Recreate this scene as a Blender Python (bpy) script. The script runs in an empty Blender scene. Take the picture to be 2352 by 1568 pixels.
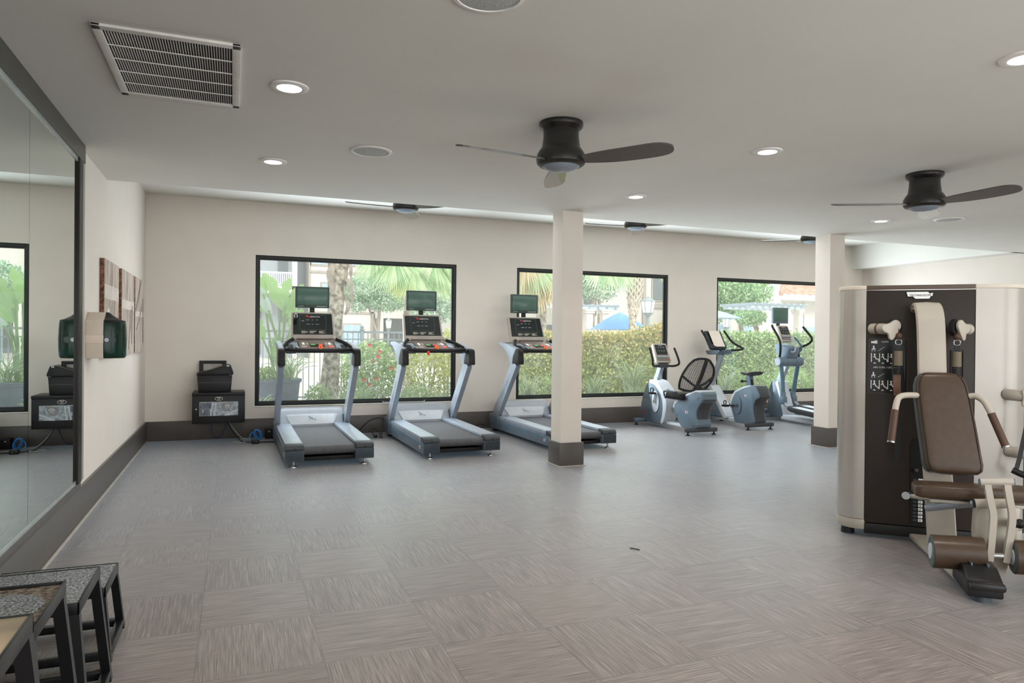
import bpy, bmesh, math, random
from mathutils import Vector, Matrix
random.seed(11)
S = bpy.context.scene
C = S.collection
PI = math.pi
R = math.radians

# ------------------------------------------------------------------ helpers
def lin(c):
    out = []
    for v in c[:3]:
        v = v / 255.0
        out.append(v / 12.92 if v <= 0.04045 else ((v + 0.055) / 1.055) ** 2.4)
    return (out[0], out[1], out[2], 1.0)

MATS = {}
def mat(name, col, rough=0.5, metal=0.0, var=0.06, scale=6.0, spec=0.5, bump=0.0, emit=0.0, coat=0.0, col2=None):
    if name in MATS: return MATS[name]
    m = bpy.data.materials.new(name); m.use_nodes = True
    nt = m.node_tree; bs = nt.nodes['Principled BSDF']
    tc = nt.nodes.new('ShaderNodeTexCoord')
    nz = nt.nodes.new('ShaderNodeTexNoise'); nz.inputs['Scale'].default_value = scale; nz.inputs['Detail'].default_value = 3
    nt.links.new(tc.outputs['Object'], nz.inputs['Vector'])
    rp = nt.nodes.new('ShaderNodeValToRGB')
    a = lin(col); b2 = lin(col2) if col2 else None
    lo = tuple(x * (1 - var) for x in a[:3]) + (1,)
    hi = b2 if b2 else tuple(min(1, x * (1 + var)) for x in a[:3]) + (1,)
    rp.color_ramp.elements[0].position = 0.35; rp.color_ramp.elements[1].position = 0.65
    rp.color_ramp.elements[0].color = lo; rp.color_ramp.elements[1].color = hi
    nt.links.new(nz.outputs['Fac'], rp.inputs['Fac'])
    nt.links.new(rp.outputs['Color'], bs.inputs['Base Color'])
    bs.inputs['Roughness'].default_value = rough; bs.inputs['Metallic'].default_value = metal
    bs.inputs['Specular IOR Level'].default_value = spec
    bs.inputs['Coat Weight'].default_value = coat
    if bump:
        bp = nt.nodes.new('ShaderNodeBump'); bp.inputs['Strength'].default_value = bump; bp.inputs['Distance'].default_value = 0.01
        nt.links.new(nz.outputs['Fac'], bp.inputs['Height']); nt.links.new(bp.outputs['Normal'], bs.inputs['Normal'])
    if emit:
        bs.inputs['Emission Color'].default_value = a; bs.inputs['Emission Strength'].default_value = emit
    MATS[name] = m
    return m

def sm(pts, k=4, cyc=False):
    P = [Vector(p) for p in pts]; n = len(P); out = []
    rng = range(n if cyc else n - 1)
    for i in rng:
        p1, p2 = P[i], P[(i + 1) % n]
        p0 = P[i - 1] if (i > 0 or cyc) else p1 * 2 - p2
        p3 = P[(i + 2) % n] if (i + 2 < n or cyc) else p2 * 2 - p1
        for j in range(k):
            t = j / k
            out.append(0.5 * ((2 * p1) + (p2 - p0) * t + (2 * p0 - 5 * p1 + 4 * p2 - p3) * t * t + (3 * p1 - p0 - 3 * p2 + p3) * t ** 3))
    if not cyc: out.append(P[-1])
    return out

class B:
    """collects shapes, then links them as one mesh"""
    def __init__(s): s.bm = bmesh.new(); s.M = Matrix.Identity(4)
    def add(s, vs, fs, bev=0.0, seg=2, ang=25):
        bm = s.bm
        V = [bm.verts.new(s.M @ Vector(v)) for v in vs]; F = []
        for f in fs:
            try: F.append(bm.faces.new([V[i] for i in f]))
            except ValueError: pass
        if bev:
            bmesh.ops.recalc_face_normals(bm, faces=F)
            E = {e for f in F for e in f.edges}
            E = [e for e in E if len(e.link_faces) == 2 and e.calc_face_angle(0) > R(ang)]
            bmesh.ops.bevel(bm, geom=E, offset=bev, segments=seg, affect='EDGES', clamp_overlap=True, profile=0.5)
        return s
    def box(s, x0, x1, y0, y1, z0, z1, bev=0, seg=2):
        v = [(x0,y0,z0),(x1,y0,z0),(x1,y1,z0),(x0,y1,z0),(x0,y0,z1),(x1,y0,z1),(x1,y1,z1),(x0,y1,z1)]
        f = [(3,2,1,0),(4,5,6,7),(0,1,5,4),(1,2,6,5),(2,3,7,6),(3,0,4,7)]
        return s.add(v, f, bev, seg)
    def prism(s, pts, ax, a0, a1, bev=0, seg=2):
        def mk(p, a):
            return (a, p[0], p[1]) if ax == 'x' else ((p[0], a, p[1]) if ax == 'y' else (p[0], p[1], a))
        n = len(pts)
        v = [mk(p, a0) for p in pts] + [mk(p, a1) for p in pts]
        f = [tuple(range(n))[::-1], tuple(range(n, 2 * n))] + [(i, (i + 1) % n, n + (i + 1) % n, n + i) for i in range(n)]
        return s.add(v, f, bev, seg)
    def loft(s, rings, cap=True, cyc=True):
        n = len(rings[0]); v = [p for r in rings for p in r]; f = []
        for i in range(len(rings) - 1):
            for j in range(n if cyc else n - 1):
                a = i * n + j; b = i * n + (j + 1) % n
                f.append((a, b, b + n, a + n))
        if cap and cyc:
            f.append(tuple(range(n))[::-1]); f.append(tuple(range((len(rings) - 1) * n, len(rings) * n)))
        return s.add(v, f)
    def sweep(s, pts, prof, up=(0,0,1), cyc=False, cap=True, scale=None):
        P = [Vector(p) for p in pts]; n = len(P); rings = []
        U = Vector(up)
        for i in range(n):
            if cyc: t = P[(i + 1) % n] - P[i - 1]
            else: t = P[min(i + 1, n - 1)] - P[max(i - 1, 0)]
            t.normalize()
            x = t.cross(U)
            if x.length < 1e-4: x = t.cross(Vector((1, 0, 0)))
            x.normalize(); y = x.cross(t)
            k = scale[i] if scale else 1.0
            rings.append([P[i] + x * (a * k) + y * (b * k) for a, b in prof])
        if cyc: rings.append(rings[0])
        return s.loft(rings, cap=cap and not cyc)
    def tube(s, pts, r, n=10, smooth=0, up=(0.13,0.21,0.97), cyc=False, scale=None):
        if smooth: pts = sm(pts, smooth, cyc)
        return s.sweep(pts, [(r * math.cos(2*PI*i/n), r * math.sin(2*PI*i/n)) for i in range(n)], up, cyc, True, scale)
    def bar(s, pts, w, h, up=(0,0,1), scale=None):
        w /= 2; h /= 2
        return s.sweep(pts, [(-w,-h),(w,-h),(w,h),(-w,h)], up, scale=scale)
    def cyl(s, p0, p1, r, r1=None, n=20):
        r1 = r if r1 is None else r1
        p0, p1 = Vector(p0), Vector(p1); t = (p1 - p0).normalized()
        x = t.orthogonal().normalized(); y = t.cross(x)
        ring = lambda p, q: [p + x * (q * math.cos(2*PI*i/n)) + y * (q * math.sin(2*PI*i/n)) for i in range(n)]
        return s.loft([ring(p0, r), ring(p1, r1)])
    def lathe(s, prof, n=32, c=(0,0,0)):
        c = Vector(c)
        rings = [[c + Vector((r * math.cos(2*PI*i/n), r * math.sin(2*PI*i/n), z)) for i in range(n)] for r, z in prof]
        return s.loft(rings)
    def sph(s, c, rx, ry=None, rz=None, u=16, v=10):
        ry = rx if ry is None else ry; rz = rx if rz is None else rz
        rings = []
        for i in range(v + 1):
            a = -PI/2 + PI * i / v; k = max(math.cos(a), 0.002)
            rings.append([(c[0] + rx*k*math.cos(2*PI*j/u), c[1] + ry*k*math.sin(2*PI*j/u), c[2] + rz*math.sin(a)) for j in range(u)])
        return s.loft(rings)
    def poly(s, *pts): return s.add(pts, [tuple(range(len(pts)))])
    def done(s, name, m, parent=None, ang=35, recalc=True):
        if recalc: bmesh.ops.recalc_face_normals(s.bm, faces=s.bm.faces)
        me = bpy.data.meshes.new(name); s.bm.to_mesh(me); s.bm.free()
        me.materials.append(m)
        me.shade_smooth(); me.set_sharp_from_angle(angle=R(ang))
        o = bpy.data.objects.new(name, me); C.objects.link(o)
        if parent is not None: o.parent = parent
        return o

def tag(o, label=None, cat=None, group=None, kind=None):
    if label: o['label'] = label
    if cat: o['category'] = cat
    if group: o['group'] = group
    if kind: o['kind'] = kind
    return o
def thing(name, label, cat, loc=(0,0,0), rz=0.0, group=None):
    o = bpy.data.objects.new(name, None); C.objects.link(o)
    o.empty_display_size = 0.1; o.location = loc; o.rotation_euler = (0, 0, rz)
    return tag(o, label, cat, group)
def dup(root, loc, rz=0.0, label=None):
    def cp(o, par):
        c = o.copy(); C.objects.link(c)
        if par is not None: c.parent = par
        for ch in list(o.children): cp(ch, c)
        return c
    r = cp(root, None); r.location = loc; r.rotation_euler = (0, 0, rz)
    if label: r['label'] = label
    return r
def struct(o): o['kind'] = 'structure'; return o

def text(name, body, size, M, m, parent, ext=0.0008, align='CENTER', shear=0.0):
    cu = bpy.data.curves.new(name, 'FONT'); cu.body = body; cu.size = size; cu.extrude = ext
    cu.align_x = align; cu.align_y = 'CENTER'; cu.resolution_u = 3; cu.shear = shear
    t = bpy.data.objects.new(name, cu); C.objects.link(t)
    dg = bpy.context.evaluated_depsgraph_get()
    me = bpy.data.meshes.new_from_object(t.evaluated_get(dg))
    bpy.data.objects.remove(t)
    me.materials.clear(); me.materials.append(m)
    me.transform(M)
    o = bpy.data.objects.new(name, me); C.objects.link(o); o.parent = parent
    return o
FACE = Matrix.Rotation(PI/2, 4, 'X')        # lettering that faces -Y
def at(x, y, z, rx=0.0, rz=0.0): return Matrix.Translation((x, y, z)) @ Matrix.Rotation(rz, 4, 'Z') @ Matrix.Rotation(rx, 4, 'X')

# ------------------------------------------------------------------ materials
WALL = mat('wall_paint', (213, 205, 195), 0.7, var=0.015, scale=3)
CEIL = mat('ceiling_paint', (216, 216, 209), 0.8, var=0.015, scale=2)
BASE = mat('baseboard_paint', (84, 79, 75), 0.36, var=0.05, scale=4)
WHITE = mat('white_metal', (226, 226, 224), 0.4, var=0.02)
BLACKF = mat('black_window_frame', (34, 39, 37), 0.4)
BLACK = mat('black_plastic', (17, 17, 18), 0.4)
BLACKM = mat('black_matte', (13, 13, 14), 0.6)
DGREY = mat('dark_grey_plastic', (58, 62, 66), 0.4)
SLATE = mat('slate_blue_plastic', (92, 108, 120), 0.34)
SILVER = mat('silver_paint', (158, 168, 179), 0.32, metal=0.35)
PALE = mat('pale_grey_plastic', (184, 190, 196), 0.38)
TAN = mat('warm_grey_plastic', (156, 147, 138), 0.4)
CHROME = mat('chrome', (200, 200, 200), 0.18, metal=1.0)
BELT = mat('running_belt_rubber', (78, 78, 80), 0.6, var=0.14, scale=25)
SCREEN = mat('dark_screen_glass', (30, 42, 40), 0.12, spec=0.6)
PANEL = mat('console_panel_glass', (22, 29, 27), 0.2)
RED = mat('red_print', (214, 54, 58), 0.5)
LETTER = mat('white_print', (225, 225, 222), 0.5)
ORANGE = mat('orange_button', (232, 120, 44), 0.4)
GREEN = mat('green_button', (92, 168, 92), 0.4)
REDB = mat('red_button', (220, 84, 70), 0.4)

def glass_mat():
    m = bpy.data.materials.new('window_glass'); m.use_nodes = True; nt = m.node_tree
    nt.nodes.remove(nt.nodes['Principled BSDF']); out = nt.nodes['Material Output']
    tr = nt.nodes.new('ShaderNodeBsdfTransparent'); tr.inputs['Color'].default_value = (0.95, 0.98, 0.965, 1)
    gl = nt.nodes.new('ShaderNodeBsdfGlossy'); gl.inputs['Roughness'].default_value = 0.02
    fr = nt.nodes.new('ShaderNodeFresnel'); fr.inputs['IOR'].default_value = 1.35
    mx = nt.nodes.new('ShaderNodeMixShader')
    hz = nt.nodes.new('ShaderNodeBsdfTranslucent'); hz.inputs['Color'].default_value = (0.97, 0.99, 1, 1); m2 = nt.nodes.new('ShaderNodeMixShader'); m2.inputs[0].default_value = 0.10  # translucent white mixed into the glass imitates milky outdoor haze
    nt.links.new(tr.outputs[0], m2.inputs[1]); nt.links.new(hz.outputs[0], m2.inputs[2])
    nt.links.new(fr.outputs[0], mx.inputs[0]); nt.links.new(m2.outputs[0], mx.inputs[1]); nt.links.new(gl.outputs[0], mx.inputs[2])
    nt.links.new(mx.outputs[0], out.inputs['Surface'])
    return m
GLASS = glass_mat()

def mirror_mat():
    m = bpy.data.materials.new('mirror_silver'); m.use_nodes = True; b = m.node_tree.nodes['Principled BSDF']
    b.inputs['Base Color'].default_value = (0.80, 0.87, 0.835, 1); b.inputs['Metallic'].default_value = 1; b.inputs['Roughness'].default_value = 0.0
    return m
MIRROR = mirror_mat()

def floor_mat():
    m = bpy.data.materials.new('woven_vinyl_tiles'); m.use_nodes = True; nt = m.node_tree; N = nt.nodes; L = nt.links
    bs = N['Principled BSDF']
    tc = N.new('ShaderNodeTexCoord'); sx = N.new('ShaderNodeSeparateXYZ'); L.new(tc.outputs['Object'], sx.inputs[0])
    def math_(op, a, b=None):
        n = N.new('ShaderNodeMath'); n.operation = op
        for i, v in enumerate((a, b)):
            if v is None: continue
            if isinstance(v, (int, float)): n.inputs[i].default_value = v
            else: L.new(v, n.inputs[i])
        return n.outputs[0]
    u = math_('DIVIDE', math_('ADD', sx.outputs[0], 0.135 + 0.497 * 40), 0.497)
    v = math_('DIVIDE', math_('ADD', sx.outputs[1], -3.5 + 0.525 * 40), 0.525)
    fu = math_('FLOOR', u); fv = math_('FLOOR', v)
    par = math_('MODULO', math_('ADD', fu, fv), 2.0)
    # streaks run along X in one tile and along Y in the next
    def streak(a, b, seed):
        cb = N.new('ShaderNodeCombineXYZ'); L.new(a, cb.inputs[0]); L.new(b, cb.inputs[1]); 
        sd = math_('ADD', math_('MULTIPLY', fu, 3.7), math_('ADD', math_('MULTIPLY', fv, 7.3), seed)); L.new(sd, cb.inputs[2])
        nz = N.new('ShaderNodeTexNoise'); nz.inputs['Scale'].default_value = 1.0; nz.inputs['Detail'].default_value = 2.5; nz.inputs['Roughness'].default_value = 0.65
        L.new(cb.outputs[0], nz.inputs['Vector']); return nz.outputs['Fac']
    X, Y = sx.outputs[0], sx.outputs[1]
    sA = streak(math_('MULTIPLY', X, 5.0), math_('MULTIPLY', Y, 320.0), 1.3)
    sB = streak(math_('MULTIPLY', X, 320.0), math_('MULTIPLY', Y, 5.0), 5.1)
    mx = N.new('ShaderNodeMix'); mx.data_type = 'FLOAT'
    L.new(par, mx.inputs[0]); L.new(sA, mx.inputs[2]); L.new(sB, mx.inputs[3])
    # fine weave
    wv = N.new('ShaderNodeTexNoise'); wv.inputs['Scale'].default_value = 260; wv.inputs['Detail'].default_value = 1
    L.new(tc.outputs['Object'], wv.inputs['Vector'])
    s = math_('ADD', math_('MULTIPLY', mx.outputs[0], 0.88), math_('MULTIPLY', wv.outputs['Fac'], 0.16))
    # slight tone per tile and dark seams
    wn = N.new('ShaderNodeTexWhiteNoise'); cb = N.new('ShaderNodeCombineXYZ'); L.new(fu, cb.inputs[0]); L.new(fv, cb.inputs[1]); L.new(cb.outputs[0], wn.inputs['Vector'])
    s = math_('ADD', s, math_('MULTIPLY', math_('SUBTRACT', wn.outputs['Value'], 0.5), 0.035))
    rp = N.new('ShaderNodeValToRGB'); el = rp.color_ramp.elements
    el[0].position = 0.20; el[0].color = lin((55, 49, 45)); el[1].position = 0.84; el[1].color = lin((188, 172, 161))
    e = el.new(0.5); e.color = lin((122, 109, 101))
    L.new(s, rp.inputs['Fac'])
    fx = math_('FRACT', u); fy = math_('FRACT', v)
    ex = math_('MINIMUM', math_('MINIMUM', fx, math_('SUBTRACT', 1.0, fx)), math_('MINIMUM', fy, math_('SUBTRACT', 1.0, fy)))
    seam = math_('GREATER_THAN', 0.006, ex)
    mc = N.new('ShaderNodeMix'); mc.data_type = 'RGBA'; L.new(math_('MULTIPLY', seam, 0.35), mc.inputs[0]); L.new(rp.outputs[0], mc.inputs[6]); mc.inputs[7].default_value = lin((70, 66, 62))
    L.new(mc.outputs[2], bs.inputs['Base Color'])
    bs.inputs['Roughness'].default_value = 0.40; bs.inputs['Specular IOR Level'].default_value = 0.5; bs.inputs['Coat Weight'].default_value = 0.35; bs.inputs['Coat Roughness'].default_value = 0.28; bs.inputs['Sheen Weight'].default_value = 0.5; bs.inputs['Sheen Roughness'].default_value = 0.26; bs.inputs['Sheen Tint'].default_value = (0.58, 0.82, 1.0, 1); bs.inputs['Coat Tint'].default_value = (0.92, 0.97, 1, 1)  # blue-tinted sheen imitates window light glancing off the far floor
    bp = N.new('ShaderNodeBump'); bp.inputs['Strength'].default_value = 0.08; bp.inputs['Distance'].default_value = 0.004
    L.new(s, bp.inputs['Height']); L.new(bp.outputs[0], bs.inputs['Normal'])
    return m
FLOOR = floor_mat()

# ------------------------------------------------------------------ the room
XL, XR, YW, YN = -1.031, 11.06, 9.918, -3.2
ZC, ZT, YE, ZB = 2.694, 3.122, 7.009, 0.249
struct(B().box(XL-0.12, XR+0.12, YN-0.1, YW+0.14, -0.1, 0).done('floor', FLOOR))
c = B(); c.box(XL-0.12, XR+0.12, YN-0.1, YE, ZC, ZT+0.1); c.box(XL-0.12, XR+0.12, YE, YW+0.14, ZT, ZT+0.1); c.box(10.77, XR+0.1, YE-0.05, YW+0.05, ZC, ZT+0.05)
struct(c.done('ceiling', CEIL))
struct(B().box(XL-0.12, XL, YN-0.1, YW+0.14, -0.02, ZT+0.05).done('wall_left', WALL))
struct(B().box(XR, XR+0.12, YN-0.1, YW+0.14, -0.02, ZT+0.05).done('wall_right', WALL))
WINS = [(0.2686, 3.048), (4.008, 6.7276), (7.713, 10.46)]; WB, WT = 0.4146, 2.42
w = B(); w.box(XL, XR, YW, YW+0.14, -0.02, WB); w.box(XL, XR, YW, YW+0.14, WT, ZT+0.05)
xs = [XL] + [v for p in WINS for v in p] + [XR]
for i in range(0, len(xs), 2): w.box(xs[i], xs[i+1], YW, YW+0.14, WB, WT)
struct(w.done('wall_far', WALL))
n = B(); n.box(XL, XR, YN-0.1, YN, -0.02, 0.3); n.box(XL, XR, YN-0.1, YN, 2.5, ZC+0.02)  # unseen wall, given wide openings to let in fill light
for x0, x1 in ((XL, -0.5), (4.6, 5.4), (10.5, XR)): n.box(x0, x1, YN-0.1, YN, 0.3, 2.5)
struct(n.done('wall_near', WALL))
struct(B().box(XL, XL+0.022, YN, YW, 0, ZB, 0.004).done('baseboard_left', BASE))
struct(B().box(XL+0.022, XR, YW-0.022, YW, 0, ZB, 0.004).done('baseboard_far', BASE))
struct(B().box(XR-0.022, XR, YN, YW-0.022, 0, ZB, 0.004).done('baseboard_right', BASE))
EDGE = mat('pale_floor_edging', (176, 170, 162), 0.5)
struct(B().box(XL+0.022, XL+0.04, YN, YW-0.022, 0, 0.012, 0.003).done('trim_1', EDGE))
SILL = mat('white_caulk', (232, 228, 220), 0.6)
for i, (x0, x1) in enumerate(WINS):
    f = B(); t = 0.042; y0, y1 = YW+0.02, YW+0.085
    f.box(x0, x0+t, y0, y1, WB, WT, 0.004); f.box(x1-t, x1, y0, y1, WB, WT, 0.004); f.box(x0+t, x1-t, y0, y1, WT-t, WT, 0.004); f.box(x0+t, x1-t, y0, y1, WB, WB+t, 0.004)
    g = t + 0.016
    f.box(x0+t, x0+g, y0+0.02, y1-0.01, WB+t, WT-t); f.box(x1-g, x1-t, y0+0.02, y1-0.01, WB+t, WT-t); f.box(x0+g, x1-g, y0+0.02, y1-0.01, WT-g, WT-t); f.box(x0+g, x1-g, y0+0.02, y1-0.01, WB+t, WB+g)
    o = struct(f.done('window_%d' % (i+1), BLACKF))
    B().box(x0+g-0.005, x1-g+0.005, y0+0.036, y0+0.042, WB+g-0.005, WT-g+0.005).done('window_pane', GLASS, o)
    B().box(x0-0.006, x1+0.006, YW-0.006, YW+0.03, WB-0.018, WB, 0.003).done('window_sill', SILL, o)
for k, (cx, cy) in enumerate(((3.209, 6.672), (6.982, 6.752))):
    o = struct(B().box(cx, cx+0.241, cy, cy+0.241, 0, ZC).done('column', WALL))
    B().box(cx-0.022, cx+0.263, cy-0.022, cy+0.263, 0, ZB, 0.003).done('column_base', BASE, o)
    B().box(cx-0.038, cx+0.279, cy-0.038, cy+0.279, 0, 0.010, 0.002).done('column_edging', EDGE, o)

# mirror on the left wall
MF = mat('mirror_frame_bronze', (62, 63, 57), 0.35)
ALU = mat('mirror_channel_aluminium', (196, 205, 203), 0.25, metal=0.5)
mr = thing('wall_mirror', 'large frameless-panel gym mirror in a dark bronze surround on the left wall', 'mirror', (XL, 4.0, 0))
xm = 0.030
for y0, y1 in ((0.374, 1.572), (-0.846, 0.370), (-2.066, -0.850), (-3.286, -2.070)):
    B().box(0.012, xm, y0, y1, 0.335, 2.535).done('mirror_panel', MIRROR, mr)
B().box(0, 0.042, -3.4, 1.80, 2.562, ZC-0.001, 0.003).done('top_board', MF, mr)
B().box(0, 0.036, -3.4, 1.575, 2.528, 2.562, 0.002).done('top_channel', ALU, mr)
B().box(0, 0.034, -3.4, 1.575, 0.312, 0.340, 0.002).done('bottom_channel', ALU, mr)
B().box(0, 0.024, -3.4, 1.80, ZB, 0.312, 0.003).done('bottom_board', BASE, mr)
B().box(0, 0.046, 1.575, 1.70, 0.312, 2.562, 0.004).done('side_board', mat('mirror_side_dark', (34, 32, 28), 0.4), mr)
B().box(0, 0.040, 1.70, 1.80, 0.312, 2.562, 0.006).done('side_trim', mat('mirror_side_trim', (150, 148, 140), 0.4), mr)

# ------------------------------------------------------------------ ceiling fittings
GRL = mat('vent_white', (214, 212, 206), 0.45); VDK = mat('vent_dark', (30, 32, 34), 0.8)
vt = thing('return_air_vent', 'large white slatted return air grille in the ceiling near the mirror', 'vent', (-0.28, 3.96, ZC))
VX, VY = 0.305, 0.475
f = B()
f.box(-VX, VX, -VY, -VY+0.045, -0.014, 0, 0.004); f.box(-VX, VX, VY-0.045, VY, -0.014, 0, 0.004); f.box(-VX, -VX+0.04, -VY, VY, -0.014, 0, 0.004); f.box(VX-0.04, VX, -VY, VY, -0.014, 0, 0.004)
f.done('vent_frame', GRL, vt)
B().box(-VX+0.03, VX-0.03, -VY+0.03, VY-0.03, -0.003, 0).done('vent_shade_sheet', VDK, vt)  # dark sheet painted as the shade behind the slats
sl = B(); ns = 46
for i in range(ns):
    x = -VX + 0.05 + (2*VX - 0.10) * i / (ns - 1)
    sl.M = Matrix.Translation((x, 0, -0.0065)) @ Matrix.Rotation(R(20), 4, 'Y')
    sl.box(-0.0008, 0.0008, -VY+0.04, VY-0.04, -0.0045, 0.0035)
sl.M = Matrix.Identity(4)
for k in range(1, 5):
    y = -VY + 0.04 + (2*VY - 0.08) * k / 5.0
    sl.box(-VX+0.035, VX-0.035, y-0.004, y+0.004, -0.013, -0.009)
sl.done('vent_slats', GRL, vt)

LENS = mat('downlight_lens', (255, 246, 232), 0.5, emit=7.0)
TRIM = mat('downlight_trim', (228, 226, 222), 0.45)
def downlight():
    t = thing('recessed_downlight', '-', 'ceiling light', (0, 0, ZC), 0, 'recessed downlights')
    B().lathe([(0.062, -0.001), (0.066, -0.010), (0.080, -0.012), (0.100, -0.006), (0.102, 0.0), (0.06, 0.0)], 40).done('trim_ring', TRIM, t)
    B().lathe([(0.001, -0.006), (0.062, -0.004), (0.062, -0.001), (0.001, -0.001)], 32).done('lens', LENS, t)
    return t
LIGHTS = [((0.272, 3.98), 'glowing recessed downlight beside the ceiling air grille'), ((0.276, 5.72), 'small glowing recessed downlight between the round speaker and the left wall'),
          ((3.52, 3.98), 'glowing recessed downlight between the two dark ceiling fans'), ((3.516, 5.73), 'small glowing recessed downlight just right of the top of the middle column'),
          ((6.70, 5.77), 'glowing recessed downlight near the ceiling fan by the right column'), ((3.46, 2.20), 'glowing recessed downlight cut off by the right edge of the photo')]
d0 = downlight()
for i, ((x, y), lb) in enumerate(LIGHTS):
    d = d0 if i == 0 else dup(d0, (x, y, ZC)); d.location = (x, y, ZC); d['label'] = lb
SPK = mat('speaker_mesh', (176, 180, 178), 0.6, var=0.25, scale=180)
def speaker():
    t = thing('ceiling_speaker', '-', 'speaker', (0, 0, ZC), 0, 'round ceiling speakers')
    B().lathe([(0.125, -0.004), (0.128, -0.010), (0.146, -0.007), (0.150, 0.0), (0.12, 0.0)], 40).done('speaker_rim', TRIM, t)
    B().lathe([(0.001, -0.011), (0.06, -0.010), (0.126, -0.006), (0.126, -0.001), (0.001, -0.001)], 40).done('speaker_grille', SPK, t)
    return t
s0 = speaker()
for i, (x, y, lb) in enumerate(((0.92, 2.60, 'round ceiling speaker cut off by the top edge of the photo'), (0.92, 5.12, 'round white ceiling speaker left of the nearest ceiling fan'), (7.29, 5.40, 'pale round ceiling speaker just past the right ceiling fan'))):
    d = s0 if i == 0 else dup(s0, (0, 0, 0)); d.location = (x, y, ZC); d['label'] = lb

FANM = mat('fan_dark_bronze', (24, 22, 20), 0.3, var=0.08, spec=0.6)
BLADE = mat('fan_blade_bronze', (86, 84, 83), 0.28, metal=0.55, spec=0.7, coat=0.6)
FGL = mat('fan_light_glass', (128, 140, 152), 0.25)
def fan():
    t = thing('ceiling_fan', '-', 'ceiling fan', (0, 0, ZC), 0, 'three-blade flush-mount ceiling fans')
    B().lathe([(0.001, 0), (0.136, 0), (0.138, -0.022), (0.132, -0.034), (0.120, -0.042), (0.112, -0.052), (0.001, -0.052)], 40).done('mount_plate', FANM, t)
    B().lathe([(0.001, -0.050), (0.110, -0.050), (0.112, -0.10), (0.120, -0.155), (0.126, -0.163), (0.136, -0.176), (0.150, -0.20), (0.155, -0.232), (0.150, -0.256), (0.137, -0.268), (0.122, -0.272), (0.001, -0.272)], 48).done('motor_housing', FANM, t)
    B().lathe([(0.001, -0.303), (0.05, -0.299), (0.09, -0.289), (0.116, -0.272), (0.118, -0.262), (0.001, -0.262)], 40).done('light_bowl', FGL, t)
    for k in range(3):
        a = k * 2 * PI / 3
        b = B(); b.M = Matrix.Rotation(a, 4, 'Z') @ Matrix.Translation((0, 0, -0.240)) @ Matrix.Rotation(R(-14), 4, 'X')
        out = [(0.12, 0.03), (0.20, 0.058), (0.34, 0.082), (0.50, 0.088), (0.63, 0.080), (0.695, 0.055), (0.718, 0.01), (0.705, -0.035), (0.63, -0.066), (0.46, -0.062), (0.30, -0.056), (0.18, -0.042), (0.12, -0.03)]
        b.prism([(p.x, p.y) for p in sm([(x, y, 0) for x, y in out], 3, True)], 'z', -0.005, 0.005)
        b.done('fan_blade', BLADE, t)
    return t
f0 = fan()
FANS = [((1.895, 3.975, ZC), -52, 'nearest dark three-blade ceiling fan, above the middle of the floor'), ((5.14, 4.02, ZC), 33, 'dark three-blade ceiling fan above the strength machine'),
        ((1.89, 8.22, ZT), 66, 'ceiling fan peeking below the ceiling edge above the second treadmill'), ((5.05, 8.23, ZT), 53, 'ceiling fan peeking below the ceiling edge just right of the middle column'),
        ((8.12, 8.22, ZT), 22, 'ceiling fan half hidden behind the top of the right column')]
for i, (p, a, lb) in enumerate(FANS):
    d = f0 if i == 0 else dup(f0, p); d.location = p; d.rotation_euler = (0, 0, R(a)); d['label'] = lb
# ------------------------------------------------------------------ treadmills
def brand_swoosh(name, M, m, parent, k=1.0):
    b = B(); b.M = M
    b.bar([(p.x*k, p.y*k, 0) for p in sm([(-0.05, 0.018, 0), (-0.03, 0.026, 0), (-0.022, 0.0, 0), (-0.03, -0.02, 0)], 3)], 0.010*k, 0.0015)
    b.bar([(p.x*k, p.y*k, 0) for p in sm([(-0.022, -0.005, 0), (0.0, 0.016, 0), (0.004, -0.012, 0), (0.03, -0.008, 0), (0.05, -0.022, 0)], 3)], 0.009*k, 0.0015)
    return b.done(name, m, parent)

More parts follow.
